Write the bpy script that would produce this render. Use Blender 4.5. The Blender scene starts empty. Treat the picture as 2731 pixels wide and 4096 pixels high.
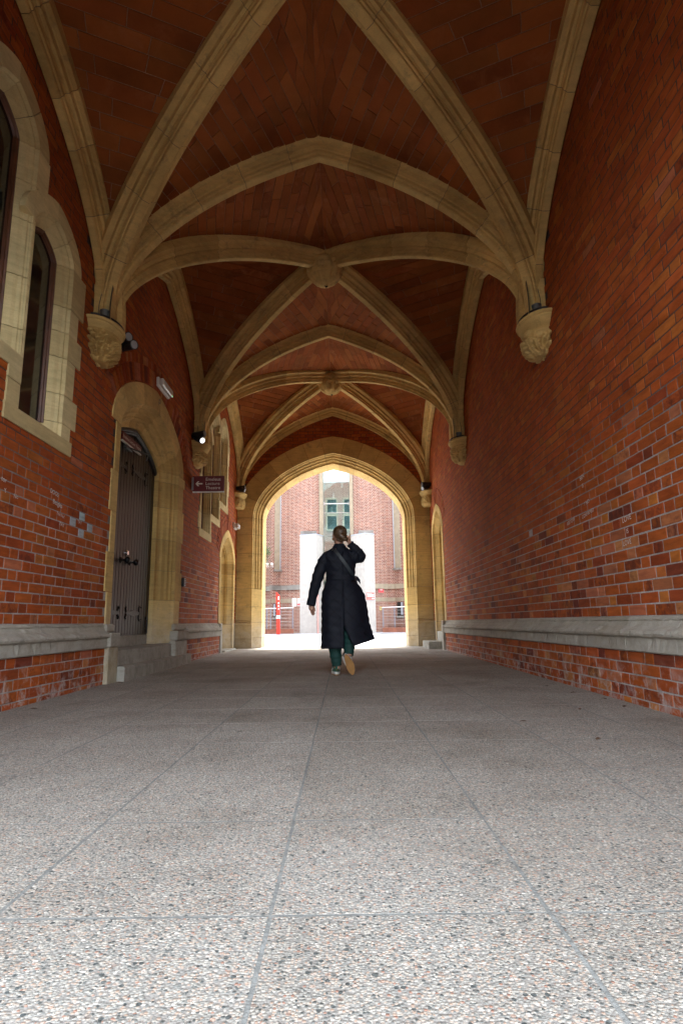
import bpy, math, random
import numpy as np
from mathutils import Vector, Matrix, Euler
from mathutils.geometry import tessellate_polygon

random.seed(7)
RNG = np.random.RandomState(7)
SC = bpy.context.scene
COL = SC.collection

# ------------------------------------------------------------------ camera
CAM_H = 0.62
FPX, PITCH, ROLL, YAW = 2360.95, 0.1855, 0.0132, -0.0006
PW, PH = 2731.0, 4096.0
def cam_basis():
    cy, sy, cp, sp = math.cos(YAW), math.sin(YAW), math.cos(PITCH), math.sin(PITCH)
    F = np.array([sy*cp, cy*cp, sp]); R = np.array([cy, -sy, 0.0]); U = np.cross(R, F)
    c, s = math.cos(ROLL), math.sin(ROLL)
    return F, c*R - s*U, s*R + c*U
CF, CR, CU = cam_basis()
cd = bpy.data.cameras.new('camera'); cam = bpy.data.objects.new('camera', cd); COL.objects.link(cam)
cd.sensor_fit = 'VERTICAL'; cd.sensor_height = 36.0; cd.lens = 36.0*FPX/PH
cd.clip_start = 0.05; cd.clip_end = 1500
M = Matrix.Identity(4)
for i in range(3):
    M[i][0] = CR[i]; M[i][1] = CU[i]; M[i][2] = -CF[i]
M[2][3] = CAM_H
cam.matrix_world = M
SC.camera = cam

# ------------------------------------------------------------------ world, sun, exposure
SUN_EL, SUN_AZ = math.radians(70), math.radians(12)   # azimuth of the sun, from +Y clockwise
wd = bpy.data.worlds.new('World'); SC.world = wd; wd.use_nodes = True
nt = wd.node_tree; nt.nodes.clear()
sky = nt.nodes.new('ShaderNodeTexSky'); sky.sky_type = 'NISHITA'; sky.sun_disc = False
sky.sun_elevation = SUN_EL; sky.sun_rotation = SUN_AZ
sky.air_density = 1.0; sky.dust_density = 2.0; sky.ozone_density = 1.0
bg = nt.nodes.new('ShaderNodeBackground'); bg.inputs['Strength'].default_value = 0.15
wo = nt.nodes.new('ShaderNodeOutputWorld')
hs_ = nt.nodes.new('ShaderNodeHueSaturation'); hs_.inputs['Saturation'].default_value = 0.30   # thin cloud whitens the sky
nt.links.new(sky.outputs[0], hs_.inputs['Color']); nt.links.new(hs_.outputs[0], bg.inputs[0]); nt.links.new(bg.outputs[0], wo.inputs[0])
sl = bpy.data.lights.new('sun', 'SUN'); sl.energy = 1.5; sl.angle = math.radians(10); sl.color = (1.0, 0.95, 0.88)
so = bpy.data.objects.new('sun', sl); COL.objects.link(so); so.location = (0, -5, 30)
sd = Vector((math.sin(SUN_AZ)*math.cos(SUN_EL), math.cos(SUN_AZ)*math.cos(SUN_EL), math.sin(SUN_EL)))
so.rotation_euler = sd.to_track_quat('Z', 'Y').to_euler()
SC.view_settings.view_transform = 'Standard'; SC.view_settings.look = 'None'
SC.view_settings.exposure = 3.5; SC.view_settings.gamma = 1.0
SC.view_settings.use_curve_mapping = False
SC.cycles.use_denoising = True
SC.cycles.max_bounces = 10; SC.cycles.diffuse_bounces = 7; SC.cycles.glossy_bounces = 4
SC.cycles.transmission_bounces = 6; SC.cycles.transparent_max_bounces = 8
SC.cycles.sample_clamp_indirect = 6.0
SC.cycles.caustics_reflective = False; SC.cycles.caustics_refractive = False

# ------------------------------------------------------------------ main dimensions (metres)
XL, XR = -2.536, 2.133            # wall faces
XC, HW = (XL+XR)/2, (XR-XL)/2     # centre line, half width
G = 0.0042                        # the floor rises slightly away from the camera
BAY = 4.165; Y0 = 1.605           # vault bays start here; transverse ribs at Y0 + k*BAY
YR = [Y0 + k*BAY for k in range(4)]
YE = 14.1                         # far end wall, inner face
HB = BAY/2
ZC = 3.71                         # top of corbel caps

# ------------------------------------------------------------------ helpers
WLOC = {}
def wloc(o): return WLOC.get(o.name, np.zeros(3)) if o else np.zeros(3)
def tag(o, label=None, cat=None, group=None, kind=None):
    if label: o['label'] = label
    if cat: o['category'] = cat
    if group: o['group'] = group
    if kind: o['kind'] = kind
    return o
def thing(name, loc, label, cat, group=None):
    o = bpy.data.objects.new(name, None); COL.objects.link(o)
    o.location = loc; o.empty_display_size = 0.1
    WLOC[o.name] = np.array(loc, float)
    return tag(o, label, cat, group)
def link(o, parent=None, loc=None):
    COL.objects.link(o)
    if parent is not None: o.parent = parent
    pl = wloc(parent)
    if loc is None: WLOC[o.name] = pl.copy()
    else:
        o.location = np.array(loc, float) - pl; WLOC[o.name] = np.array(loc, float)
    return o
def mk(name, verts, faces, mat, parent=None, smooth=False, col=None, loc=None):
    """one mesh object; verts in world space"""
    base = np.array(loc, float) if loc is not None else wloc(parent)
    v = np.asarray(verts, float) - base
    me = bpy.data.meshes.new(name); me.from_pydata(v.tolist(), [], [tuple(f) for f in faces])
    if mat is not None: me.materials.append(mat)
    if smooth: me.polygons.foreach_set('use_smooth', [True]*len(me.polygons))
    if col is not None: face_cols(me, col)
    me.update()
    return link(bpy.data.objects.new(name, me), parent, loc)
def face_cols(me, col):
    """col: one rgba or a list with one rgba per face -> corner colour attribute 'col'"""
    a = me.color_attributes.new('col', 'FLOAT_COLOR', 'CORNER')
    tot = np.empty(len(me.polygons), int); me.polygons.foreach_get('loop_total', tot)
    c = np.asarray(col, float)
    if c.ndim == 1: c = np.repeat(c[None], len(me.polygons), 0)
    a.data.foreach_set('color', np.repeat(c, tot, 0).ravel())
def piece(name, mesh, parent, loc, rot=None, scale=None):
    o = bpy.data.objects.new(name, mesh); link(o, parent, loc)
    if rot is not None: o.rotation_euler = rot
    if scale is not None: o.scale = scale
    return o
class MB:
    """collects shapes into one mesh"""
    def __init__(s): s.v = []; s.f = []; s.c = []; s.n = 0
    def add(s, v, f, c=None):
        v = np.asarray(v, float).reshape(-1, 3); s.v.append(v)
        for q in f:
            s.f.append(tuple(int(i)+s.n for i in q))
            if c is not None: s.c.append(c)
        s.n += len(v); return s
    def box(s, x0, x1, y0, y1, z0, z1, c=None):
        return s.add(*box(x0, x1, y0, y1, z0, z1), c)
    def build(s, name, mat, parent=None, smooth=False, loc=None):
        return mk(name, np.concatenate(s.v), s.f, mat, parent, smooth, s.c if s.c else None, loc)
def box(x0, x1, y0, y1, z0, z1):
    v = [(x0,y0,z0),(x1,y0,z0),(x1,y1,z0),(x0,y1,z0),(x0,y0,z1),(x1,y0,z1),(x1,y1,z1),(x0,y1,z1)]
    return v, [(0,3,2,1),(4,5,6,7),(0,1,5,4),(1,2,6,5),(2,3,7,6),(3,0,4,7)]
def cham_box(x0, x1, y0, y1, z0, z1, b):
    """box with all edges chamfered by b"""
    import itertools
    v = []; idx = {}
    X, Y, Z = (x0,x1), (y0,y1), (z0,z1)
    for i,j,k in itertools.product((0,1),(0,1),(0,1)):
        sx, sy, sz = (1,-1)[i], (1,-1)[j], (1,-1)[k]
        for a in range(3):
            p = [X[i]+sx*b, Y[j]+sy*b, Z[k]+sz*b]; p[a] = (X[i],Y[j],Z[k])[a]
            idx[(i,j,k,a)] = len(v); v.append(tuple(p))
    f = []
    for a in range(3):
        o1, o2 = [q for q in range(3) if q != a]
        for s in (0,1):
            loop = []
            for u,w in ((0,0),(1,0),(1,1),(0,1)):
                t = [0,0,0]; t[a] = s; t[o1] = u; t[o2] = w
                loop.append(idx[(t[0],t[1],t[2],a)])
            f.append(loop)
    for a in range(3):   # edges along axis a
        o1, o2 = [q for q in range(3) if q != a]
        for u,w in itertools.product((0,1),(0,1)):
            t0 = [0,0,0]; t0[o1] = u; t0[o2] = w; t1 = list(t0); t1[a] = 1
            f.append([idx[(*t0,o1)], idx[(*t1,o1)], idx[(*t1,o2)], idx[(*t0,o2)]])
    for i,j,k in itertools.product((0,1),(0,1),(0,1)):
        f.append([idx[(i,j,k,0)], idx[(i,j,k,1)], idx[(i,j,k,2)]])
    c = np.array([(x0+x1)/2,(y0+y1)/2,(z0+z1)/2]); va = np.array(v); g = []
    for q in f:
        n = np.cross(va[q[1]]-va[q[0]], va[q[2]]-va[q[1]])
        g.append(q if n @ (va[q].mean(0)-c) > 0 else q[::-1])
    return v, g
def sweep(P, N, B, sec, caps=True, close=False):
    """open section sec [(a,b)] carried along points P: P + a*N + b*B"""
    P = np.asarray(P, float); N = np.asarray(N, float); B = np.asarray(B, float)
    if B.ndim == 1: B = np.repeat(B[None], len(P), 0)
    if N.ndim == 1: N = np.repeat(N[None], len(P), 0)
    S = np.asarray(sec, float); m = len(S); n = len(P)
    V = (P[:,None] + S[None,:,0,None]*N[:,None] + S[None,:,1,None]*B[:,None]).reshape(-1,3)
    F = []
    last = m if close else m-1
    for i in range(n-1):
        for j in range(last):
            k = (j+1) % m
            F.append((i*m+j, i*m+k, (i+1)*m+k, (i+1)*m+j))
    if caps:
        F.append(tuple(range(m-1, -1, -1))); F.append(tuple((n-1)*m + j for j in range(m)))
    return V, F
def tube(P, r, n=10, caps=True):
    P = [Vector(p) for p in P]; rr = r if hasattr(r, '__len__') else [r]*len(P)
    V = []; F = []
    up = None
    for i, p in enumerate(P):
        t = (P[min(i+1,len(P)-1)] - P[max(i-1,0)]).normalized()
        if up is None:
            a = Vector((0,0,1)) if abs(t.z) < 0.9 else Vector((1,0,0))
        else: a = up
        s = t.cross(a).normalized(); up = s.cross(t).normalized()
        for k in range(n):
            q = 2*math.pi*k/n
            V.append(tuple(p + (s*math.cos(q) + up*math.sin(q))*rr[i]))
    for i in range(len(P)-1):
        for k in range(n):
            F.append((i*n+k, i*n+(k+1)%n, (i+1)*n+(k+1)%n, (i+1)*n+k))
    if caps:
        F.append(tuple(range(n-1,-1,-1))); F.append(tuple((len(P)-1)*n+k for k in range(n)))
    return V, F
def lathe(prof, n=24, c=(0,0,0), a0=0.0, a1=2*math.pi):
    """prof [(r,z)] turned about z at c"""
    full = abs(a1-a0-2*math.pi) < 1e-6; m = n if full else n+1
    V = []; F = []
    for r, z in prof:
        for k in range(m):
            q = a0 + (a1-a0)*k/n
            V.append((c[0]+r*math.cos(q), c[1]+r*math.sin(q), c[2]+z))
    for i in range(len(prof)-1):
        for k in range(n):
            F.append((i*m+k, i*m+(k+1)%m, (i+1)*m+(k+1)%m, (i+1)*m+k))
    return V, F
def flat_text(s, size):
    """2D verts, faces of a line of text, centred"""
    cu = bpy.data.curves.new('t', 'FONT'); cu.body = s; cu.size = size; cu.align_x = 'CENTER'; cu.align_y = 'CENTER'
    cu.resolution_u = 3
    o = bpy.data.objects.new('t', cu); COL.objects.link(o)
    dg = bpy.context.evaluated_depsgraph_get(); dg.update()
    me = bpy.data.meshes.new_from_object(o.evaluated_get(dg))
    v = np.array([tuple(q.co)[:2] for q in me.vertices]); f = [tuple(q.vertices) for q in me.polygons]
    bpy.data.objects.remove(o); bpy.data.curves.remove(cu); bpy.data.meshes.remove(me)
    return v, f
def text_part(name, s, size, at, ex, ey, mat, parent, lift=0.0):
    v, f = flat_text(s, size)
    ex, ey, at = np.array(ex,float), np.array(ey,float), np.array(at,float)
    V = at + v[:,:1]*ex + v[:,1:2]*ey
    return mk(name, V, f, mat, parent)
def proj(P):
    d = np.asarray(P, float) - np.array([0,0,CAM_H])
    z = d @ CF
    zz = np.where(z > 0.05, z, 0.05)
    return PW/2 + FPX*(d @ CR)/zz, PH/2 - FPX*(d @ CU)/zz, z
def seen_area(quads):
    """projected area in photograph pixels of quads (n,4,3), 0 when out of the frame"""
    x, y, z = proj(quads.reshape(-1,3)); x = x.reshape(-1,4); y = y.reshape(-1,4); z = z.reshape(-1,4)
    a = 0.5*np.abs(sum(x[:,i]*y[:,(i+1)%4]-x[:,(i+1)%4]*y[:,i] for i in range(4)))
    cx, cy = x.mean(1), y.mean(1)
    ok = (cx > 0)&(cx < PW)&(cy > 0)&(cy < PH)&(z.min(1) > 0.1)
    return np.where(ok, a, 0)

# ------------------------------------------------------------------ materials
def mat(name): 
    m = bpy.data.materials.new(name); m.use_nodes = True
    return m, m.node_tree, m.node_tree.nodes['Principled BSDF']
class NT:
    def __init__(s, tree): s.t = tree
    def n(s, typ, **kw):
        nd = s.t.nodes.new(typ)
        for k, v in kw.items():
            if hasattr(nd, k): setattr(nd, k, v)
            else: nd.inputs[k.replace('_', ' ')].default_value = v
        return nd
    def l(s, a, b): s.t.links.new(a, b)
    def noise(s, vec, scale, detail=3.0, rough=0.55, dist=0.0):
        nd = s.n('ShaderNodeTexNoise'); nd.inputs['Scale'].default_value = scale
        nd.inputs['Detail'].default_value = detail; nd.inputs['Roughness'].default_value = rough
        nd.inputs['Distortion'].default_value = dist
        if vec is not None: s.l(vec, nd.inputs['Vector'])
        return nd.outputs['Fac']
    def ramp(s, fac, pts):
        nd = s.n('ShaderNodeValToRGB'); e = nd.color_ramp.elements
        while len(e) < len(pts): e.new(0.5)
        for q, (p, c) in zip(e, pts):
            q.position = p; q.color = c if len(c) == 4 else (*c, 1)
        s.l(fac, nd.inputs[0]); return nd.outputs['Color']
    def mix(s, fac, a, b, mode='MIX'):
        nd = s.n('ShaderNodeMix', data_type='RGBA', blend_type=mode)
        for sock, val in ((nd.inputs[0], fac), (nd.inputs[6], a), (nd.inputs[7], b)):
            if hasattr(val, 'is_output'): s.l(val, sock)
            elif hasattr(val, '__len__'): sock.default_value = val if len(val) == 4 else (*val, 1)
            else: sock.default_value = val
        return nd.outputs[2]
    def math(s, op, a, b=0.0, clamp=False):
        nd = s.n('ShaderNodeMath', operation=op, use_clamp=clamp)
        for sock, val in ((nd.inputs[0], a), (nd.inputs[1], b)):
            if hasattr(val, 'is_output'): s.l(val, sock)
            else: sock.default_value = val
        return nd.outputs[0]
    def pos(s): return s.n('ShaderNodeNewGeometry').outputs['Position']
    def bump(s, h, strength, dist, bsdf, normal=None):
        nd = s.n('ShaderNodeBump'); nd.inputs['Strength'].default_value = strength; nd.inputs['Distance'].default_value = dist
        s.l(h, nd.inputs['Height'])
        if normal is not None: s.l(normal, nd.inputs['Normal'])
        if bsdf is not None: s.l(nd.outputs[0], bsdf.inputs['Normal'])
        return nd.outputs[0]
    def scale(s, vec, sc):
        nd = s.n('ShaderNodeMapping'); nd.inputs['Scale'].default_value = sc; s.l(vec, nd.inputs['Vector']); return nd.outputs[0]
    def sep(s, vec):
        nd = s.n('ShaderNodeSeparateXYZ'); s.l(vec, nd.inputs[0]); return nd.outputs
def plain(name, color, rough=0.5, metal=0.0, bump=0.0, bscale=60, var=0.12, emit=None, spec=None):
    m, t, b = mat(name); k = NT(t)
    p = k.pos(); f = k.noise(p, bscale*0.2, 4)
    lo = tuple(c*(1-var) for c in color); hi = tuple(min(1, c*(1+var)) for c in color)
    k.l(k.ramp(f, [(0.3, lo), (0.7, hi)]), b.inputs['Base Color'])
    b.inputs['Roughness'].default_value = rough; b.inputs['Metallic'].default_value = metal
    if spec is not None: b.inputs['Specular IOR Level'].default_value = spec
    if bump > 0: k.bump(k.noise(p, bscale, 4), bump, 0.01, b)
    if emit:
        b.inputs['Emission Color'].default_value = (*emit[0], 1); b.inputs['Emission Strength'].default_value = emit[1]
    return m

def brick_mat():
    m, t, b = mat('glazed_red_brick'); k = NT(t); p = k.pos()
    at = k.n('ShaderNodeVertexColor', layer_name='col')
    c = at.outputs['Color']
    # streaky tone inside each brick, running along it
    n1 = k.noise(k.scale(p, (6, 6, 28)), 1.0, 4, 0.6, 0.4)
    c = k.mix(0.45, c, k.ramp(n1, [(0.3, (0.45,0.42,0.42)), (0.7, (1.45,1.5,1.5))]), 'MULTIPLY')
    # burnt dark patches: alpha says how much a brick has
    n2 = k.noise(p, 17, 4, 0.6, 0.8)
    th = k.math('SUBTRACT', n2, k.math('SUBTRACT', 0.95, k.math('MULTIPLY', at.outputs['Alpha'], 0.62)))
    dark = k.math('MULTIPLY', th, 4.0, True)
    c = k.mix(k.math('MULTIPLY', dark, 0.75), c, (0.075, 0.022, 0.018))
    # pale efflorescence low on the wall
    z = k.sep(p)[2]
    low = k.math('MULTIPLY', k.math('SUBTRACT', 0.36, z), 3.6, True)
    n3 = k.noise(p, 9, 5, 0.7, 0.5)
    eff = k.math('MULTIPLY', k.math('MULTIPLY', k.math('SUBTRACT', n3, 0.48), 6.0, True), low)
    c = k.mix(k.math('MULTIPLY', eff, 0.8), c, (0.50, 0.45, 0.43))
    # bruises, scuffs and dust
    n4 = k.noise(p, 2.1, 5, 0.62)
    c = k.mix(0.5, c, k.ramp(n4, [(0.28, (0.55,0.53,0.52)), (0.5, (0.95,0.95,0.95)), (0.72, (1.22,1.2,1.18))]), 'MULTIPLY')
    n5 = k.noise(p, 90, 2, 0.5)
    c = k.mix(k.math('MULTIPLY', k.math('SUBTRACT', n5, 0.72), 8.0, True), c, (0.5, 0.33, 0.25))
    k.l(c, b.inputs['Base Color'])
    k.l(k.math('ADD', 0.58, k.math('MULTIPLY', n1, 0.3)), b.inputs['Roughness']); b.inputs['Specular IOR Level'].default_value = 0.07
    k.bump(k.math('ADD', k.noise(p, 70, 4, 0.6), k.math('MULTIPLY', k.noise(p, 14, 3), 1.5)), 0.35, 0.006, b)
    return m
def mortar_mat(name, a, c2):
    m, t, b = mat(name); k = NT(t); p = k.pos()
    c = k.ramp(k.noise(p, 3.0, 6, 0.7), [(0.3, a), (0.7, c2)])
    c = k.mix(0.6, c, k.ramp(k.noise(p, 60, 3), [(0.3, (0.5,0.5,0.5)), (0.7, (1.3,1.3,1.3))]), 'MULTIPLY')
    k.l(c, b.inputs['Base Color']); b.inputs['Roughness'].default_value = 0.95
    k.bump(k.noise(p, 120, 4), 0.7, 0.006, b)
    return m
def tile_mat():
    m, t, b = mat('vault_tile'); k = NT(t); p = k.pos()
    at = k.n('ShaderNodeVertexColor', layer_name='col'); c = at.outputs['Color']
    n1 = k.noise(p, 2.2, 5, 0.62)
    c = k.mix(0.55, c, k.ramp(n1, [(0.3, (0.62,0.6,0.6)), (0.72, (1.45,1.4,1.3))]), 'MULTIPLY')
    n2 = k.noise(k.scale(p, (1, 1, 1)), 5.5, 6, 0.72, 0.6)
    sm = k.math('MULTIPLY', k.math('MULTIPLY', k.math('SUBTRACT', n2, 0.50), 5.0, True), at.outputs['Alpha'])
    c = k.mix(k.math('MULTIPLY', sm, 0.7), c, (0.42, 0.17, 0.07))
    k.l(c, b.inputs['Base Color']); b.inputs['Roughness'].default_value = 0.85; b.inputs['Specular IOR Level'].default_value = 0.08
    k.bump(k.noise(p, 45, 5), 0.25, 0.008, b)
    return m
def stone_mat(name, base=(0.67,0.470,0.190), grey=False, dirt=0.65):
    m, t, b = mat(name); k = NT(t); p = k.pos()
    oi = k.n('ShaderNodeObjectInfo').outputs['Random']
    n1 = k.noise(p, 1.7, 6, 0.65)
    lo = tuple(q*0.72 for q in base); hi = tuple(min(1, q*1.15) for q in base)
    c = k.ramp(n1, [(0.28, lo), (0.72, hi)])
    c = k.mix(0.7, c, k.ramp(oi, [(0.0, (0.70,0.64,0.55)), (0.35, (0.95,0.92,0.86)), (0.7, (1,1,1)), (1.0, (1.12,1.12,1.08))]), 'MULTIPLY')
    # bedding streaks
    n2 = k.noise(k.scale(p, (3, 3, 26)), 1.0, 4, 0.6, 0.7)
    c = k.mix(0.28, c, k.ramp(n2, [(0.35, (0.6,0.58,0.52)), (0.65, (1.2,1.18,1.12))]), 'MULTIPLY')
    # soot and grime
    n3 = k.noise(p, 5.5, 7, 0.75, 0.4)
    gr = k.math('MULTIPLY', k.math('SUBTRACT', n3, 0.55), 5.0, True)
    c = k.mix(k.math('MULTIPLY', gr, dirt), c, (0.11, 0.095, 0.07))
    # splash zone: greyer stone near the floor
    z = k.sep(p)[2]
    low = k.math('MULTIPLY', k.math('SUBTRACT', 1.0, z), 1.6, True)
    c = k.mix(k.math('MULTIPLY', low, 0.55), c, k.ramp(n3, [(0.32, (0.17,0.165,0.14)), (0.5, (0.36,0.35,0.32)), (0.68, (0.52,0.51,0.48))]))
    n5 = k.noise(p, 150, 3, 0.6)
    c = k.mix(0.3, c, k.ramp(n5, [(0.35, (0.72,0.72,0.72)), (0.65, (1.2,1.2,1.2))]), 'MULTIPLY')
    k.l(c, b.inputs['Base Color']); b.inputs['Roughness'].default_value = 0.9; b.inputs['Specular IOR Level'].default_value = 0.15
    k.bump(k.math('ADD', k.noise(p, 110, 4), k.math('MULTIPLY', k.noise(p, 12, 5, 0.7), 2.0)), 0.35, 0.006, b)
    return m
def aggregate_mat():
    m, t, b = mat('exposed_aggregate'); k = NT(t); p = k.pos()
    oi = k.n('ShaderNodeObjectInfo').outputs['Random']
    q = k.scale(p, (1, 1, 0.05))
    v = k.n('ShaderNodeTexVoronoi', feature='F1'); v.inputs['Scale'].default_value = 160; k.l(q, v.inputs['Vector'])
    v.inputs['Randomness'].default_value = 1.0
    s = k.n('ShaderNodeSeparateColor'); k.l(v.outputs['Color'], s.inputs[0])
    peb = k.ramp(s.outputs[0], [(0.0, (0.13,0.145,0.145)), (0.06, (0.24,0.255,0.25)), (0.18, (0.36,0.365,0.35)), (0.40, (0.44,0.435,0.405)),
                                (0.62, (0.50,0.44,0.385)), (0.76, (0.48,0.37,0.305)), (0.86, (0.56,0.545,0.50)), (0.955, (0.40,0.24,0.19)), (0.98, (0.68,0.67,0.63))])
    nd = peb.node.color_ramp; nd.interpolation = 'CONSTANT'
    # second, larger population of dark and pale stones
    v2 = k.n('ShaderNodeTexVoronoi', feature='F1'); v2.inputs['Scale'].default_value = 84; k.l(q, v2.inputs['Vector'])
    s2 = k.n('ShaderNodeSeparateColor'); k.l(v2.outputs['Color'], s2.inputs[0])
    pick = k.math('GREATER_THAN', s2.outputs[0], 0.86)
    near = k.math('LESS_THAN', v2.outputs['Distance'], 0.42)
    big = k.math('MULTIPLY', pick, near)
    bigc = k.ramp(s2.outputs[1], [(0.0, (0.09,0.105,0.11)), (0.42, (0.15,0.165,0.165)), (0.62, (0.48,0.35,0.29)), (0.85, (0.62,0.60,0.57))])
    c = k.mix(big, peb, bigc)
    # cement matrix between pebbles
    gap = k.math('MULTIPLY', k.math('SUBTRACT', v.outputs['Distance'], 0.46), 4.0, True)
    c = k.mix(k.math('MULTIPLY', gap, k.math('SUBTRACT', 1.0, big)), c, (0.31, 0.305, 0.295))
    c = k.mix(0.8, c, k.ramp(k.noise(p, 1.1, 7, 0.7), [(0.28, (0.60,0.56,0.51)), (0.48, (0.95,0.93,0.90)), (0.72, (1.16,1.17,1.16))]), 'MULTIPLY')
    # trodden stains
    st = k.math('MULTIPLY', k.math('SUBTRACT', k.noise(p, 2.7, 6, 0.75, 0.5), 0.60), 5.0, True)
    c = k.mix(k.math('MULTIPLY', st, 0.5), c, (0.15, 0.13, 0.105))
    v3 = k.n('ShaderNodeTexVoronoi', feature='F1'); v3.inputs['Scale'].default_value = 2.6; k.l(q, v3.inputs['Vector'])   # old chewing gum and oil spots
    gum = k.math('MULTIPLY', k.math('SUBTRACT', 0.055, k.math('ADD', v3.outputs['Distance'], k.math('MULTIPLY', k.noise(p, 40, 2), 0.03))), 60.0, True)
    c = k.mix(k.math('MULTIPLY', gum, 0.55), c, (0.12, 0.11, 0.10))
    c = k.mix(1.0, c, (0.91, 0.90, 0.87), 'MULTIPLY')
    c = k.mix(0.5, c, k.ramp(oi, [(0, (0.84,0.82,0.79)), (0.5, (0.99,0.98,0.97)), (1, (1.12,1.13,1.13))]), 'MULTIPLY')
    k.l(c, b.inputs['Base Color'])
    k.l(k.math('ADD', 0.62, k.math('MULTIPLY', gap, 0.3)), b.inputs['Roughness']); b.inputs['Specular IOR Level'].default_value = 0.08
    h = k.math('SUBTRACT', 1.0, k.math('MULTIPLY', v.outputs['Distance'], 1.3))
    h = k.math('ADD', h, k.math('MULTIPLY', big, 0.5))
    k.bump(h, 0.8, 0.0035, b)
    return m
def wood_mat():
    m, t, b = mat('varnished_door_board'); k = NT(t); p = k.pos()
    oi = k.n('ShaderNodeObjectInfo').outputs['Random']
    n = k.noise(k.scale(p, (30, 30, 1.6)), 1.0, 5, 0.65, 0.6)
    c = k.ramp(n, [(0.3, (0.010,0.005,0.004)), (0.6, (0.020,0.009,0.007)), (0.8, (0.034,0.016,0.011))])
    c = k.mix(0.5, c, k.ramp(oi, [(0, (0.75,0.75,0.75)), (1, (1.2,1.2,1.2))]), 'MULTIPLY')
    k.l(c, b.inputs['Base Color']); b.inputs['Roughness'].default_value = 0.38; b.inputs['Specular IOR Level'].default_value = 0.22
    k.bump(n, 0.35, 0.004, b)
    return m
def facade_mat():
    m, t, b = mat('outdoor_brickwork'); k = NT(t); p = k.pos()
    g = k.n('ShaderNodeNewGeometry'); s = k.sep(p)
    nrm = k.sep(g.outputs['Normal'])
    along = k.math('ADD', s[0], k.math('MULTIPLY', s[1], k.math('SUBTRACT', 0, 0.75)))
    cmb = k.n('ShaderNodeCombineXYZ'); k.l(s[0], cmb.inputs[0]); k.l(s[2], cmb.inputs[1])
    br = k.n('ShaderNodeTexBrick'); k.l(cmb.outputs[0], br.inputs['Vector'])
    br.offset = 0.5; br.squash = 0.5; br.squash_frequency = 2
    br.inputs['Scale'].default_value = 1.0; br.inputs['Brick Width'].default_value = 0.235; br.inputs['Row Height'].default_value = 0.074
    br.inputs['Mortar Size'].default_value = 0.0105; br.inputs['Mortar Smooth'].default_value = 0.2
    br.inputs['Color1'].default_value = (0.245, 0.082, 0.054, 1); br.inputs['Color2'].default_value = (0.175, 0.058, 0.043, 1)
    br.inputs['Mortar'].default_value = (0.43, 0.38, 0.31, 1); br.inputs['Bias'].default_value = 0.0
    c = br.outputs['Color']
    c = k.mix(0.6, c, k.ramp(k.noise(p, 1.1, 6, 0.7), [(0.3, (0.78,0.74,0.72)), (0.7, (1.18,1.15,1.12))]), 'MULTIPLY')
    c = k.mix(0.5, c, k.ramp(k.noise(k.scale(p, (4.2, 4.2, 13.5)), 1.0, 1), [(0.35, (0.66,0.62,0.66)), (0.6, (1.12,1.1,1.05))]), 'MULTIPLY')
    k.l(c, b.inputs['Base Color']); b.inputs['Roughness'].default_value = 0.85
    k.bump(k.math('SUBTRACT', 1.0, br.outputs['Fac']), 0.6, 0.012, b)
    return m
def paving_mat():
    m, t, b = mat('pale_block_paving'); k = NT(t); p = k.pos()
    br = k.n('ShaderNodeTexBrick'); k.l(p, br.inputs['Vector'])
    br.inputs['Scale'].default_value = 1.0; br.inputs['Brick Width'].default_value = 0.6; br.inputs['Row Height'].default_value = 0.3
    br.inputs['Mortar Size'].default_value = 0.006
    br.inputs['Color1'].default_value = (0.34,0.345,0.345,1); br.inputs['Color2'].default_value = (0.28,0.285,0.29,1); br.inputs['Mortar'].default_value = (0.17,0.17,0.17,1)
    c = k.mix(0.6, br.outputs['Color'], k.ramp(k.noise(p, 0.9, 6, 0.7), [(0.3, (0.82,0.82,0.82)), (0.7, (1.1,1.1,1.1))]), 'MULTIPLY')
    k.l(c, b.inputs['Base Color']); b.inputs['Roughness'].default_value = 0.8
    k.bump(k.noise(p, 60, 4), 0.3, 0.005, b)
    return m
def coat_mat():
    m, t, b = mat('quilted_black_nylon'); k = NT(t)
    tc = k.n('ShaderNodeTexCoord').outputs['Object']; s = k.sep(tc)
    def lines(a, sgn):
        q = k.math('ADD', k.math('MULTIPLY', s[0], 1.0), k.math('MULTIPLY', s[2], sgn*1.0))
        w = k.math('ABSOLUTE', k.math('SUBTRACT', k.math('FRACT', k.math('MULTIPLY', q, a)), 0.5))
        return k.math('MULTIPLY', w, 16.0, True)
    q = k.math('MULTIPLY', lines(7.0, 1), lines(7.0, -1))
    n = k.noise(k.scale(tc, (1, 1, 1)), 14, 4, 0.6, 1.0)
    h = k.math('ADD', q, k.math('MULTIPLY', n, 0.9))
    k.l(k.ramp(q, [(0, (0.004,0.005,0.009)), (1, (0.0085,0.011,0.019))]), b.inputs['Base Color'])
    b.inputs['Roughness'].default_value = 0.65; b.inputs['Specular IOR Level'].default_value = 0.22
    k.bump(h, 0.22, 0.010, b)
    return m
def hair_mat():
    m, t, b = mat('dark_blonde_hair'); k = NT(t); p = k.n('ShaderNodeTexCoord').outputs['Object']
    n = k.noise(k.scale(p, (140, 40, 22)), 1.0, 4, 0.6, 1.2)
    k.l(k.ramp(n, [(0.3, (0.034,0.019,0.010)), (0.7, (0.155,0.090,0.046))]), b.inputs['Base Color'])
    b.inputs['Roughness'].default_value = 0.38
    k.bump(n, 0.6, 0.004, b)
    return m
def glass_mat(name, tint, rough=0.02):
    m, t, b = mat(name)
    b.inputs['Base Color'].default_value = (*tint, 1); b.inputs['Roughness'].default_value = rough
    b.inputs['Transmission Weight'].default_value = 1.0; b.inputs['IOR'].default_value = 1.45
    return m

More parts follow.
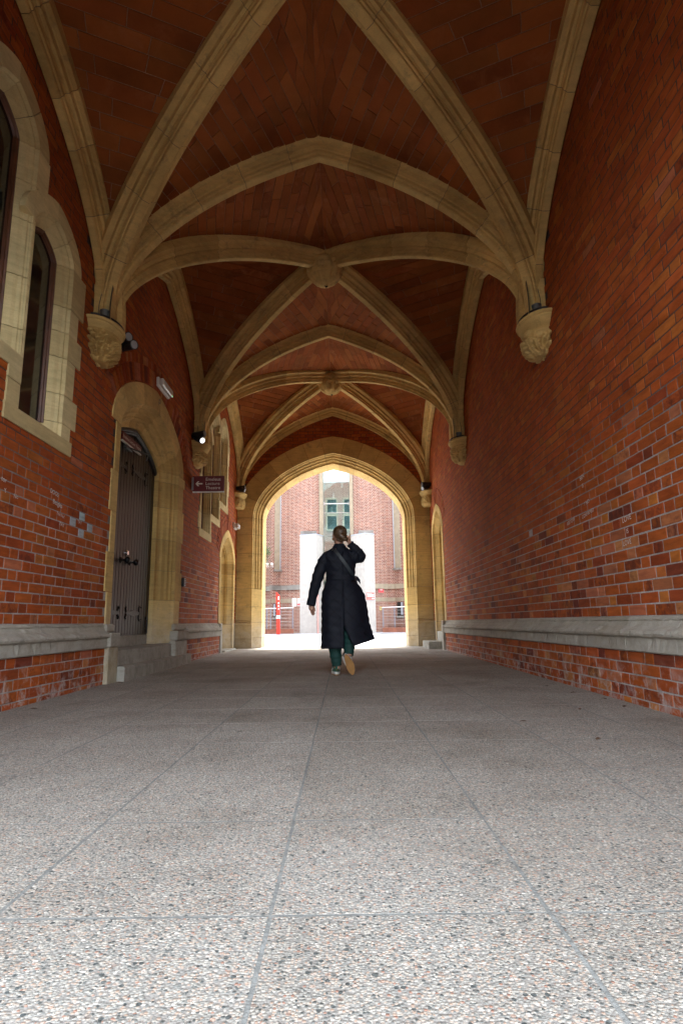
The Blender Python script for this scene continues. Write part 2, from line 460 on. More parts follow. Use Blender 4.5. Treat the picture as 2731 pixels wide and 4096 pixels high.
BRICK = brick_mat(); TILE = tile_mat()
MORTAR = mortar_mat('lime_mortar', (0.26,0.22,0.20), (0.46,0.43,0.41))
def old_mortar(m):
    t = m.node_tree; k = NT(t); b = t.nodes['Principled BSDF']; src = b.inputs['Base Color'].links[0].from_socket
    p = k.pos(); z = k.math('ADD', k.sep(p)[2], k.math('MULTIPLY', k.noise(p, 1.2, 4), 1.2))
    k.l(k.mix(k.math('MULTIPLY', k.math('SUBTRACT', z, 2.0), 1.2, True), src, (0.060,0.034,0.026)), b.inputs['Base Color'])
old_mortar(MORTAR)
VMORTAR = mortar_mat('vault_mortar', (0.20,0.10,0.055), (0.38,0.22,0.13))
SMORTAR = mortar_mat('stone_joint', (0.10,0.085,0.06), (0.18,0.155,0.11))
FMORTAR = mortar_mat('slab_joint', (0.17,0.18,0.17), (0.27,0.28,0.265))
STONE = stone_mat('buff_sandstone'); STONE2 = stone_mat('weathered_plinth_stone', (0.44,0.41,0.34), dirt=0.9)
STONEP = stone_mat('pale_entrance_lit_stone', (0.66,0.545,0.30), dirt=0.2)  # pale stone, raised lighter to paint in entrance light on the left window
STEP = stone_mat('worn_step_stone', (0.36,0.36,0.31), dirt=0.8)
AGG = aggregate_mat(); WOOD = wood_mat()
IRON = plain('black_iron', (0.012,0.012,0.013), 0.42, 0.6, 0.4, 50)
BLACK = plain('black_paint', (0.010,0.010,0.011), 0.45, 0, 0.1, 40)
STEEL = plain('brushed_steel', (0.55,0.56,0.57), 0.3, 1.0)
CHROME = plain('bright_chrome', (0.8,0.8,0.8), 0.15, 1.0)
WHITE = plain('white_plastic', (0.75,0.75,0.72), 0.4)
SIGNRED = plain('maroon_sign', (0.13,0.006,0.010), 0.4, var=0.05)
SIGNTXT = plain('cream_lettering', (0.78,0.74,0.68), 0.5, var=0.03)
FRAMEW = plain('brown_window_timber', (0.10,0.035,0.016), 0.4, 0, 0.2, 40, 0.3)
DKGLASS = plain('dark_window_glass', (0.012,0.014,0.014), 0.06, spec=0.9)
CHALK = plain('chalk_mark', (0.62,0.56,0.52), 0.95, var=0.2)
DARK = plain('dark_interior', (0.02,0.018,0.016), 0.9)
# ------------------------------------------------------------------ ground and floor
def zf(y): return G*y
gv = [(-300,-300,zf(-300)-0.09),(300,-300,zf(-300)-0.09),(300,300,zf(300)-0.09),(-300,300,zf(300)-0.09)]
GROUNDM = plain('grey_ground', (0.30,0.29,0.28), 0.9, 0, 0.3, 20)
tag(mk('ground', gv, [(0,1,2,3)], GROUNDM), kind='structure')
def sheet(name, x0, x1, y0, y1, dz, m):
    return tag(mk(name, [(x0,y0,zf(y0)+dz),(x1,y0,zf(y0)+dz),(x1,y1,zf(y1)+dz),(x0,y1,zf(y1)+dz)], [(0,1,2,3)], m), kind='structure')
PAVE = paving_mat()
sheet('courtyard_paving', -40, 40, 15.05, 60, -0.012, PAVE)
TARMAC = plain('grey_tarmac', (0.12,0.125,0.13), 0.9, 0, 0.5, 60, 0.2)
sheet('tarmac_road', 1.6, 20, 25.3, 28.6, -0.008, TARMAC)
sheet('forecourt_paving', -40, 40, -60, -1.05, -0.012, plain('low_bounce_forecourt', (0.055,0.055,0.057), 0.9, 0, 0.4, 20, 0.2))  # unseen ground, coloured dark to cut bounce light on upper walls and vault
floor = tag(sheet('floor', XL-0.9, XR+0.9, -1.05, 15.05, -0.0007, FMORTAR), kind='structure')
sw, sh = 0.597, 0.61
slabs = []
for i in range(5):
    e = 0.0045
    v, f = cham_box(-sw/2+e, sw/2-e, -sh/2+e, sh/2-e, -0.045, 0.0, 0.0003)
    v = np.array(v); v[:,:2] += RNG.uniform(-0.0025, 0.0025, (len(v),2))
    me = bpy.data.meshes.new('slab'); me.from_pydata(v.tolist(), [], f); me.materials.append(AGG); slabs.append(me)
ix0 = int(math.floor((XL-0.2+0.165)/sw)); ix1 = int(math.ceil((XR+0.2+0.165)/sw))
for i in range(ix0, ix1):
    for j in range(-4, 23):
        x = -0.165 + sw*(i+0.5); y = 1.4 + sh*(j+0.5)
        if not (-1.05 < y-sh/2+0.03 and y+sh/2 < 15.3): continue
        piece('slab', random.choice(slabs), floor, (x, y, zf(y)+random.uniform(-0.0002,0.0002)),
              (math.atan(G), 0, 0))

# ------------------------------------------------------------------ brick pieces
PAL = [((0.345,0.080,0.020),0.56),((0.39,0.122,0.028),0.07),((0.27,0.058,0.019),0.15),((0.165,0.040,0.022),0.05),((0.37,0.120,0.058),0.13),((0.42,0.165,0.06),0.04)]
def brick_col(rng=RNG, burnt=0.0, calm=0.0):
    """calm 0..1: how even the brickwork is (the upper walls vary less)"""
    r = rng.rand()*(1-0.5*calm); a = 0
    for c, w in PAL:
        a += w
        if r <= a: break
    j = rng.uniform(0.86, 1.14)
    m = PAL[0][0]; c = tuple(p+(q-p)*0.65*calm for p, q in zip(c, m)); j = 1+(j-1)*(1-0.5*calm)
    return (c[0]*j, c[1]*j*rng.uniform(0.92,1.1), c[2]*j*rng.uniform(0.9,1.12), float(np.clip((rng.rand()**3)*(1-calm) + burnt*rng.rand(), 0, 1)))
def brick_shape(L, H, D, bev=0.0032, rng=RNG):
    """local: u along, w up, d out of wall (front at d=0). Irregular front edge."""
    u, w = L/2, H/2; j = lambda: rng.uniform(-0.0026, 0.0026)
    fr = [(-u+bev+j(), -w+bev+j(), 0.0+j()*0.6), (u-bev+j(), -w+bev+j(), 0.0+j()*0.6), (u-bev+j(), w-bev+j(), 0.0+j()*0.6), (-u+bev+j(), w-bev+j(), 0.0+j()*0.6)]
    md = [(-u,-w,-bev),(u,-w,-bev),(u,w,-bev),(-u,w,-bev)]
    bk = [(-u,-w,-D),(u,-w,-D),(u,w,-D),(-u,w,-D)]
    f = [(0,1,2,3)] + [(4+i,4+(i+1)%4,(i+1)%4,i) for i in range(4)] + [(8+i,8+(i+1)%4,4+(i+1)%4,4+i) for i in range(4)]
    return np.array(fr+md+bk), f
def shared_bricks(n, L, H, D, axes, calm=0.0):
    out = []
    for i in range(n):
        v, f = brick_shape(L, H, D)
        V = v[:,:1]*axes[0] + v[:,1:2]*axes[1] + v[:,2:3]*axes[2]
        me = bpy.data.meshes.new('brick'); me.from_pydata(V.tolist(), [], f); me.materials.append(BRICK)
        face_cols(me, brick_col(calm=calm)); out.append(me)
    return out
def in_poly(pt, poly):
    x, y = pt; c = False; n = len(poly)
    for i in range(n):
        x1, y1 = poly[i]; x2, y2 = poly[i-1]
        if (y1 > y) != (y2 > y) and x < (x2-x1)*(y-y1)/(y2-y1)+x1: c = not c
    return c

# ------------------------------------------------------------------ vault profile (soffit of the ribs), measured
TP = np.array([(2.185,3.71),(2.18,3.9),(2.145,4.1),(2.075,4.28),(1.975,4.45),(1.86,4.60),(1.72,4.75),(1.57,4.89),(1.36,5.06),(1.15,5.21),(.92,5.335),(.69,5.445),(.4,5.575),(.2,5.65),(0,5.715)])
_s = np.r_[0, np.cumsum(np.hypot(*np.diff(TP, axis=0).T))]; _s /= _s[-1]
_pd = np.polyfit(_s, TP[:,0], 6); _pz = np.polyfit(_s, TP[:,1], 6)
_t = np.linspace(0, 1, 81)
TD, TZ = np.polyval(_pd, _t), np.polyval(_pz, _t)
TD[-1] = 0.0; TD = np.minimum(TD, 2.19)
def offs(d, z, o):
    td, tz = np.gradient(d), np.gradient(z); L = np.hypot(td, tz)
    return d + o*tz/L, z - o*td/L         # outward: away from the opening
WD, WZ = offs(TD, TZ, 0.172); WD[-1] = 0; WZ[-1] = WZ[-2] + 0.012
def web_z(d): return np.interp(-np.abs(d), -WD, WZ)
DS = math.hypot(HW, HB)/HW               # plan stretch of the diagonal
LS = HB/HW                               # plan stretch of the wall arch
def arcs(scale):
    s = np.r_[0, np.cumsum(np.hypot(np.diff(WD*scale), np.diff(WZ)))]
    return s, np.minimum(WD/HW, 1.0)     # arc length -> normalised distance u
sT, uT = arcs(1.0); sD, uD = arcs(DS); sW, uW = arcs(LS)
LD = sD[-1]

# ------------------------------------------------------------------ the vault
vault = thing('vault', (XC, (YR[0]+YE)/2, ZC), 'ribbed passage vault of dark red tiles between buff sandstone ribs', 'vault')
tiles = []   # (quad corners 4x3, colour)
def cell(kc, lateral, sa, sb):
    """half a vault cell: sa sign along its own arch axis, sb sign towards which rib it leans"""
    yc = (YR[kc]+YR[kc+1])/2
    s_arch, u_arch = (sW, uW) if lateral else (sT, uT)
    LA = s_arch[-1]
    def AD(s):
        d = float(np.interp(s, sD, uD))
        if s <= LA: return (float(np.interp(s, s_arch, u_arch)), 1.0), d
        return (0.0, 1.0-(s-LA)/(LD-LA)), d
    def pt(s, r):
        (ua, va), d = AD(s)
        a = ua + (d-ua)*r; b = va + (d-va)*r     # a: across the arch, b: towards the arch
        z = float(web_z(a*HW))
        if lateral: return np.array([XC + sb*b*HW, yc + sa*a*HB, z])
        return np.array([XC + sa*a*HW, yc + sb*b*HB, z])
    ch = 0.155 if lateral else 0.128
    s = 0.30; row = 0
    while s < LD-0.02:
        s1 = min(s+ch, LD)
        length = np.linalg.norm(pt((s+s1)/2, 0) - pt((s+s1)/2, 1))
        tl = 0.52 if lateral else 0.43
        cut = [0.0]; q = tl*(0.5 if row % 2 else 1.0)*random.uniform(0.75, 1.25)
        while q < length-0.06:
            cut.append(q/length); q += tl*random.uniform(0.85, 1.2)
        cut.append(1.0)
        for r0, r1 in zip(cut[:-1], cut[1:]):
            Q = np.array([pt(s, r0), pt(s, r1), pt(s1, r1), pt(s1, r0)])
            n = np.cross(Q[1]-Q[0], Q[3]-Q[0])
            if np.linalg.norm(n) < 1e-5: continue
            if n[2] > 0: Q = Q[::-1]
            j = random.uniform(0.82, 1.18)
            c = random.choice([(0.255,0.073,0.019),(0.275,0.083,0.022),(0.240,0.066,0.019),(0.290,0.096,0.026)])
            tiles.append((Q, (c[0]*j, c[1]*j, c[2]*j, random.random()**1.6*(1.0 if kc else 0.6))))
        s = s1; row += 1
    # mortar backing sheet
    V = []; F = []; ns, nr = 28, 7
    for i in range(ns+1):
        for k in range(nr+1):
            V.append(pt(0.02 + (LD-0.02)*i/ns, k/nr) + np.array([0,0,0.007]))
    for i in range(ns):
        for k in range(nr):
            a = i*(nr+1)+k; F.append((a, a+1, a+nr+2, a+nr+1))
    return V, F
for kc in range(3):
    for lateral in (False, True):
        for sb in (-1, 1):
            mb = MB()
            for sa in (-1, 1):
                V, F = cell(kc, lateral, sa, sb); mb.add(V, F)
            mb.build('vault_cell', VMORTAR, vault)
def tile_mesh(Q, gap=0.0035, th=0.012):
    c = Q.mean(0); n = np.cross(Q[1]-Q[0], Q[3]-Q[0]); n /= np.linalg.norm(n)
    if n[2] > 0: n = -n
    R = []
    for i in range(4):
        e1 = Q[(i+1)%4]-Q[i]; e0 = Q[i-1]-Q[i]; l1 = np.linalg.norm(e1); l0 = np.linalg.norm(e0)
        d = (e1/l1 if l1 > 1e-4 else 0) + (e0/l0 if l0 > 1e-4 else 0)
        R.append(Q[i] + gap*1.2*np.asarray(d))
    R = np.array(R); j = n*random.uniform(-0.0015, 0.0015)
    B = 0.0025; inn = R + (c-R)/np.linalg.norm(c-R, axis=1, keepdims=True)*B
    V = np.concatenate([inn + j, R - n*B + j, R - n*th])
    F = [(0,1,2,3)] + [(4+i,4+(i+1)%4,(i+1)%4,i) for i in range(4)] + [(8+i,8+(i+1)%4,4+(i+1)%4,4+i) for i in range(4)]
    return V, F
ar = seen_area(np.array([q for q, c in tiles])); order = np.argsort(-ar)
rest = MB()
for rank, i in enumerate(order):
    Q, c = tiles[i]; V, F = tile_mesh(Q)
    if rank < 300: mk('tile', V, F, TILE, vault, col=c, loc=Q.mean(0))
    else: rest.add(V, F, c)
tag(rest.build('tile_work', TILE, vault), kind='stuff')

HALF = [(0.30,.190),(0.20,.190),(0.172,.150),(0.168,.132),(0.150,.128),(0.118,.124),(0.112,.092),(0.118,.080),(0.098,.068),(0.060,.076),(0.048,.070),(0.044,.056),(0.012,.056),(0.0,.044)]
HALF = [(a*0.88, b*0.87) for a, b in HALF]
RSEC = HALF + [(a,-b) for a, b in HALF[::-1]]
def inset(sec, d):
    return [(a+d, b*(1-d/0.12)) for a, b in sec]
def rib(name, P, N, B, sec, stone_len, mat_=STONE, parent=vault):
    """a moulded rib of separate stones round a mortar core"""
    P = np.asarray(P, float); N = np.asarray(N, float)
    V, F = sweep(P, N, B, inset(sec, 0.007))
    core = mk(name, V, F, SMORTAR, parent)
    s = np.r_[0, np.cumsum(np.linalg.norm(np.diff(P, axis=0), axis=1))]; L = s[-1]
    n = max(1, int(round(L/stone_len))); cuts = [L*i/n + (random.uniform(-0.06,0.06) if 0 < i < n else 0) for i in range(n+1)]
    for a, b in zip(cuts[:-1], cuts[1:]):
        a += 0.003; b -= 0.003
        ss = np.r_[a, s[(s > a+0.01)&(s < b-0.01)], b]
        Pp = np.stack([np.interp(ss, s, P[:,k]) for k in range(3)], 1)
        Nn = np.stack([np.interp(ss, s, N[:,k]) for k in range(3)], 1); Nn /= np.linalg.norm(Nn, axis=1, keepdims=True)
        j = random.uniform(-0.0025, 0.0025)
        V, F = sweep(Pp - Nn*j, Nn, B, [(p, q*random.uniform(0.995,1.005)) for p, q in sec])
        mk('stone', V, F, mat_, core)
    return core
def arch_path(ctr, axis, scale, zs=1.0, sgn=(-1, 1), zbase=ZC):
    """half or whole arch from corbel over apex; returns P, N (outward)"""
    P = []; Nn = []
    td, tz = np.gradient(TD*scale), np.gradient(TZ*zs); L = np.hypot(td, tz)
    nd, nz = tz/L, -td/L
    axis = np.array(axis, float); up = np.array([0,0,1.0])
    zz = zbase + (TZ-ZC)*zs
    for s_ in sgn:
        p = np.array([ctr + axis*s_*TD[i]*scale + up*(zz[i]-ctr[2]) for i in range(len(TD))])
        n = np.array([axis*s_*nd[i] + up*nz[i] for i in range(len(TD))])
        if s_ == sgn[-1] and len(sgn) > 1: p, n = p[::-1][1:], n[::-1][1:]
        P.append(p); Nn.append(n)
    return np.concatenate(P)[::2 if len(sgn) == 1 else 1], np.concatenate(Nn)[::2 if len(sgn) == 1 else 1]
# transverse ribs
for k, y in enumerate(YR):
    yy = y if 0 < k < 3 else (y-0.02 if k == 3 else y+0.02)
    P, N = arch_path(np.array([XC, yy, 0]), (1,0,0), 1.0)
    rib('transverse_rib', P, N, np.array([0,1,0]), RSEC, 0.56)
# diagonal ribs: four half ribs a bay, springing from the corbels to the boss
for k in range(3):
    yc = (YR[k]+YR[k+1])/2
    for sx in (-1, 1):
        for sy in (-1, 1):
            ax = np.array([sx*HW, sy*HB, 0])/math.hypot(HW, HB)
            P, N = arch_path(np.array([XC, yc, 0]), ax, DS, sgn=(1,))
            rib('diagonal_rib', P, N, np.array([-ax[1], ax[0], 0]), RSEC, 0.60)
# springers: solid stone where the ribs gather over a corbel
for y in YR:
    for X_, s_ in ((XL, 1), (XR, -1)):
        V, F = lathe([(0.17,-0.02),(0.172,0.15),(0.178,0.28),(0.195,0.40),(0.0,0.44)], 24, (0,0,0), -math.pi/2, math.pi/2)
        mk('springer', [(X_ + s_*q[0]*0.70, y + q[1]*0.95, ZC + q[2]) for q in V], F, STONE, vault)
# wall ribs
for k in range(3):
    yc = (YR[k]+YR[k+1])/2
    for X_, s_ in ((XL, 1), (XR, -1)):
        P, N = arch_path(np.array([X_ + s_*0.055, yc, 0]), (0,1,0), LS*1.005, 0.905)
        sec = [(a*1.25, b*0.85) for a, b in RSEC]
        rib('wall_rib', P, N, np.array([1,0,0]), sec, 0.52)
# bosses
def lumpy(prof_r, prof_z, n, c, lumps, a0=0, a1=2*math.pi, seed=0, amp=0.02, bias=0.35):
    """lathe with carved lumps: lumps [(angle, t, size)]"""
    rng = np.random.RandomState(seed); full = abs(a1-a0-2*math.pi) < 1e-6; m = n if full else n+1
    T = np.linspace(0, 1, len(prof_r)); V = []; F = []
    A = a0 + (a1-a0)*np.arange(m)/n
    for i, t in enumerate(T):
        for a in A:
            h = 0.0
            for (la, lt, ls, kind) in lumps:
                da = a-la
                da = (da+math.pi) % (2*math.pi) - math.pi
                x, y = da*1.0/ls, (t-lt)*2.2/ls
                r2 = math.hypot(x, y)
                if r2 < 1.0:
                    if kind == 0: q = (1-r2**4)**.5                                        # berry, bud
                    elif kind == 1: q = (0.55+0.45*math.cos(5*math.atan2(y, x)))*math.sqrt(1-r2*r2)+ (0.5 if r2 < 0.25 else 0)   # rose
                    else: q = (1-r2**4)**.5*(1-0.5*math.exp(-(x*7)**2))                # leaf
                    h = max(h, q)   # proud of the ground between
            env = min(1.0, 6*t, 6*(1-t)+0.1)
            r = prof_r[i] + amp*(h-bias)*max(env, 0)
            V.append((c[0]+r*math.cos(a), c[1]+r*math.sin(a), c[2]+prof_z[i]))
    for i in range(len(T)-1):
        for k in range(n):
            F.append((i*m+k, i*m+(k+1)%m, (i+1)*m+(k+1)%m, (i+1)*m+k))
    return V, F
for k in range(3):
    yc = (YR[k]+YR[k+1])/2
    t = np.linspace(0, 1, 26)
    pr = 0.05 + 0.20*np.sin(np.pi*np.clip(0.30+0.70*t, 0, 1))**0.8; pr[-1] = 0.012
    pz = 0.15 - 0.40*t
    rng = np.random.RandomState(20+k)
    lumps = [((i+0.5*(j % 2)+rng.uniform(-.15,.15))*6.283/n_, t_, 0.9*6.283/n_/2+.05, (2, 2, 0)[k]) for j, (t_, n_) in enumerate(((.22,13),(.44,12),(.66,10),(.86,7))) for i in range(n_)]
    V, F = lumpy(pr, pz, 64, (XC, yc, 5.70), lumps, seed=k, amp=0.07 if k != 1 else 0.05)
    b = mk('boss', V, F, STONE, vault, smooth=True)
    V, F = tube([(XC, yc, 5.52), (XC, yc, 5.46), (XC+0.02, yc, 5.43), (XC+0.035, yc, 5.45)], 0.012, 8)
    mk('hook', V, F, IRON, b)

# ------------------------------------------------------------------ arch outlines for openings in the side walls
def FA(x, p=0.3): return p*(1-x) + (1-p)*np.sqrt(np.maximum(0, 1-x*x))
def outline(u0, u1, zb, zs, za, n=14, p=0.3):
    """(u,z) path: up the first jamb, over the arch, down the second; with outward normals, arc positions of springings"""
    c, h = (u0+u1)/2, (u1-u0)/2
    q = np.sin(np.linspace(0, math.pi/2, n+1))
    left = [(c - h*x, zs + (za-zs)*FA(x, p)) for x in q[::-1]]
    right = [(c + h*x, zs + (za-zs)*FA(x, p)) for x in q[1:]]
    arch = left + right
    pts = [(u0, zb)] + arch + [(u1, zb)]
    return np.array(pts)
def norms2(P):
    t = np.gradient(P, axis=0); t[0] = P[1]-P[0]; t[-1] = P[-1]-P[-2]
    n = np.stack([-t[:,1], t[:,0]], 1); n /= np.linalg.norm(n, axis=1, keepdims=True)
    return n    # left of travel; travelling up the low-u jamb this points to lower u = outwards
class Plane:
    """maps wall (u,z,depth-towards-room) to world"""
    def __init__(s, kind): s.k = kind
    def __call__(s, u, z, d):
        if s.k == 'L': return (XL + d, u, z)
        if s.k == 'R': return (XR - d, u, z)
        if s.k == 'E': return (u, YE - d, z)
        if s.k == 'S': return (u, Y0-0.08 + d, z)
    def vecs(s):
        return {'L': ((0,1,0),(1,0,0)), 'R': ((0,1,0),(-1,0,0)), 'E': ((1,0,0),(0,-1,0)), 'S': ((1,0,0),(0,1,0))}[s.k]
def sub(P, s, a, b):
    ss = np.r_[a, s[(s > a+0.004)&(s < b-0.004)], b]
    return ss
def surround(pl, part, P, pieces, sec, mat_=STONE, gap=0.003, names='stone'):
    """P outline; pieces [(s0,s1,w_out,sec or None)] along it; sec inner moulding [(off,depth)] from the arris inwards"""
    ex, eb = [np.array(q, float) for q in pl.vecs()]
    N2 = norms2(P); s = np.r_[0, np.cumsum(np.linalg.norm(np.diff(P, axis=0), axis=1))]
    W3 = np.array([pl(u, z, 0) for u, z in P]); N3 = N2[:,:1]*ex + N2[:,1:2]*np.array([0,0,1.0])
    for a, b, w, sc in pieces:
        ss = sub(P, s, a+gap, b-gap)
        Pp = np.stack([np.interp(ss, s, W3[:,k]) for k in range(3)], 1)
        Nn = np.stack([np.interp(ss, s, N3[:,k]) for k in range(3)], 1); Nn /= np.linalg.norm(Nn, axis=1, keepdims=True)
        pr = 0.016 + random.uniform(-0.002, 0.002)
        full = [(w, -0.03), (w, pr-0.004), (w-0.004, pr), (0.006, pr)] + [(o, d + (pr if i == 0 else 0)) for i, (o, d) in enumerate(sc or sec)]
        V, F = sweep(Pp, Nn, eb, full); mk(names, V, F, mat_, part)
    # joint core behind
    full = [(0.05, 0.004)] + [(o+0.007, d-0.008) for o, d in sec]
    V, F = sweep(W3, N3, eb, full); return V, F
def cut_list(total, bounds, n_arch, s1, s2):
    return None
# ------------------------------------------------------------------ side walls
PIT = 0.0825; JT = 0.0095; LS_, LH_ = 0.2415, 0.1145; PER = 0.378
def wall_arch_z(y):
    """soffit height of the wall rib at y"""
    k = min(2, max(0, int((y-Y0)//BAY))); yc = (YR[k]+YR[k+1])/2
    return ZC + (np.interp(-abs(y-yc)/LS, -TD, TZ)-ZC)*0.905
def span(P):
    s = np.r_[0, np.cumsum(np.linalg.norm(np.diff(P, axis=0), axis=1))]; return s
def jamb_pieces(P, zb, zs, hl, hr, na, wl, wr, wa, low=None):
    """stones round an opening: hl/hr joint heights of the two jambs"""
    tot = span(P)[-1]; s1 = zs-zb; s2 = tot-(zs-zb); out = []
    h = [zb]+hl+[zs]
    for i in range(len(h)-1):
        out.append((h[i]-zb, h[i+1]-zb, wl(i) if callable(wl) else wl, low if low and i == 0 else None))
    for i in range(na):
        out.append((s1+(s2-s1)*i/na, s1+(s2-s1)*(i+1)/na, wa, None))
    h = [zb]+hr+[zs]
    for i in range(len(h)-1):
        out.append((tot-(h[i+1]-zb), tot-(h[i]-zb), wr(i) if callable(wr) else wr, low if low and i == 0 else None))
    return out
def calm(z): return float(np.clip((z-1.3)/1.4, 0, 0.62))
def lay_bricks(pl, wall, u0, u1, rows, opens, front, name, axes, top=None, burnt=None, special=(), quota=300):
    """Flemish bond; rows [(z0 of course)]. The quota largest in the photograph become single bricks"""
    items = []
    for r, z in enumerate(rows):
        zc = z + (PIT-JT)/2
        k0 = int(u0/PER)-1
        for k in range(k0, int(u1/PER)+2):
            base = k*PER + (PER/2 if r % 2 else 0)
            for L, off in ((LH_, 0.0), (LS_, PER/2)):
                u = base + off
                a, b = max(u-L/2, u0), min(u+L/2, u1)
                if b-a < 0.02: continue
                if top is not None and zc-0.03 > top((a+b)/2)+0.12: continue
                cs = [(a,zc-0.035),(b,zc-0.035),(a,zc+0.035),(b,zc+0.035),((a+b)/2,zc)]
                if any(in_poly(c, o) for o in opens for c in cs): continue
                items.append(((a+b)/2, zc, b-a, L == LH_))
    quads = np.array([[pl(u-l/2, z-.036, front), pl(u+l/2, z-.036, front), pl(u+l/2, z+.036, front), pl(u-l/2, z+.036, front)] for u, z, l, h in items])
    ar = seen_area(quads); order = np.argsort(-ar)
    sp = {}
    for (su, sz, scol) in special:
        best = min((i for i in range(len(items)) if items[i][3] and abs(items[i][2]-LH_) < 1e-6), key=lambda i: (items[i][0]-su)**2 + (items[i][1]-sz)**2)
        sp[best] = scol
    rest = MB(); rank = 0
    sB = shared_bricks(26, LS_, PIT-JT, 0.03, axes); hB = shared_bricks(26, LH_, PIT-JT, 0.03, axes)
    sC = shared_bricks(20, LS_, PIT-JT, 0.03, axes, 0.7); hC = shared_bricks(20, LH_, PIT-JT, 0.03, axes, 0.7)
    for i in order:
        u, z, l, hd = items[i]
        full = abs(l-(LH_ if hd else LS_)) < 1e-6
        pr = front + random.uniform(-0.0014, 0.0014)
        if (rank < quota and full) or i in sp:
            me = random.choice((hC if hd else sC) if random.random() < calm(z)*1.4 else (hB if hd else sB))
            if i in sp or (burnt and burnt(u, z) > 0.12 and random.random() < 0.6):
                me = me.copy(); me.color_attributes.remove(me.color_attributes['col'])
                face_cols(me, sp[i] if i in sp else brick_col(burnt=burnt(u, z), calm=calm(z)))
            o = piece('brick', me, wall, pl(u+random.uniform(-.001,.001), z+random.uniform(-.0012,.0012), pr))
            o.rotation_euler = (random.uniform(-.008,.008), random.uniform(-.008,.008), random.uniform(-.005,.005))
            if i in sp: o['label'] = 'pale blue grey painted header brick'
            rank += 1
        else:
            v, f = brick_shape(l, PIT-JT, 0.03)
            c0 = np.array(pl(u, z, pr))
            rest.add(c0 + v[:,:1]*axes[0] + v[:,1:2]*axes[1] + v[:,2:3]*axes[2], f, brick_col(burnt=burnt(u, z) if burnt else 0, calm=calm(z)))
    if rest.n: tag(rest.build(name, BRICK, wall), kind='stuff')
def brick_arch(pl, wall, P, zs, w0, rings, axes, widen=0.0):
    """radial bricks following the arch part of outline P at offset w0 outwards"""
    N = norms2(P); s = span(P); s1 = zs-P[0][1]; s2 = s[-1]-s1
    w = w0
    for L in rings:
        n = int(((s2-s1)+w*2.6)/0.079)
        for i in range(n):
            ss = s1 + (s2-s1)*(i+0.5)/n
            u = np.interp(ss, s, P[:,0]); z = np.interp(ss, s, P[:,1])
            nu, nz = np.interp(ss, s, N[:,0]), np.interp(ss, s, N[:,1]); q = math.hypot(nu, nz); nu /= q; nz /= q
            cu, cz = u + nu*(w+L/2), z + nz*(w+L/2)
            v, f = brick_shape(0.067, L-0.006, 0.03)
            # splay: wider at the outer end
            ex, eb = [np.array(t, float) for t in pl.vecs()]
            e_r = nu*ex + nz*np.array([0,0,1.0]); e_t = nz*ex - nu*np.array([0,0,1.0])
            vv = v.copy(); vv[:,0] *= 1 + 0.12*np.sign(v[:,1])
            V = np.array(pl(cu, cz, 0.013+random.uniform(-.001,.001))) + vv[:,:1]*e_t + vv[:,1:2]*e_r + vv[:,2:3]*eb
            c = brick_col(); c = (c[0]*0.95, c[1]*0.9, c[2]*0.9, c[3]*0.3)
            if w == w0: mk('arch_brick', V, f, BRICK, wall, col=c, loc=V.mean(0))
            else: mk('arch_brick', V, f, BRICK, wall, col=c, loc=V.mean(0))
        w += L + 0.004
def panel(pl, wall, name, outer, holes, m, d=0.0):
    loops = [[Vector((u, z, 0)) for u, z in outer]] + [[Vector((u, z, 0)) for u, z in h] for h in holes]
    tri = tessellate_polygon(loops); flat = [p for l in loops for p in l]
    return mk(name, [pl(p.x, p.y, d) for p in flat], tri, m, wall)
PSEC = [(0.640,-0.02),(0.640,0.012),(0.630,0.030),(0.615,0.034),(0.607,0.028),(0.592,0.040),(0.570,0.050),(0.552,0.078),(0.538,0.100),(0.520,0.108),(0.503,0.102),(0.494,0.080),(0.488,0.074),(0.400,0.074),(0.393,0.066),(0.393,-0.02)]
def plinth(pl, wall, y0, y1, step=0.72):
    """moulded stone string on a brick plinth"""
    n = max(1, int(round((y1-y0)/step))); c = [y0+(y1-y0)*i/n + (random.uniform(-.12,.12) if 0 < i < n else 0) for i in range(n+1)]
    ex, eb = [np.array(t, float) for t in pl.vecs()]
    for a, b in zip(c[:-1], c[1:]):
        m = 18; uu = np.linspace(a+0.002, b-0.002, m)
        V, F = [], []
        for k, u in enumerate(uu):
            for (z, d) in PSEC:
                w = (RNG.uniform(-0.0045, 0.0035) - (0.012 if RNG.rand() < 0.05 else 0)) if 0.40 < z < 0.635 else 0
                V.append(pl(u, z + w*0.5, d + w))
        q = len(PSEC)
        for k in range(m-1):
            for j in range(q-1): F.append((k*q+j, k*q+j+1, (k+1)*q+j+1, (k+1)*q+j))
        F.append(tuple(range(q))); F.append(tuple((m-1)*q+j for j in range(q)))
        mk('plinth_stone', V, F, STONE2, wall)
    core = MB()
    p = [pl(y0,-0.1,0.046), pl(y1,-0.1,0.046), pl(y1,0.40,0.046), pl(y0,0.40,0.046), pl(y0,-0.1,-0.02), pl(y1,-0.1,-0.02), pl(y1,0.40,-0.02), pl(y0,0.40,-0.02)]
    core.add(p, [(0,1,2,3),(0,3,7,4),(1,5,6,2),(3,2,6,7)]); core.build('plinth_core', MORTAR, wall)
def block(pl, name, u0, u1, z0, z1, d0, d1, m, parent, bev=0.006):
    a, b = np.array(pl(u0, z0, d0)), np.array(pl(u1, z1, d1)); lo, hi = np.minimum(a, b), np.maximum(a, b)
    V, F = cham_box(lo[0], hi[0], lo[1], hi[1], lo[2], hi[2], bev)
    return mk(name, V, F, m, parent)

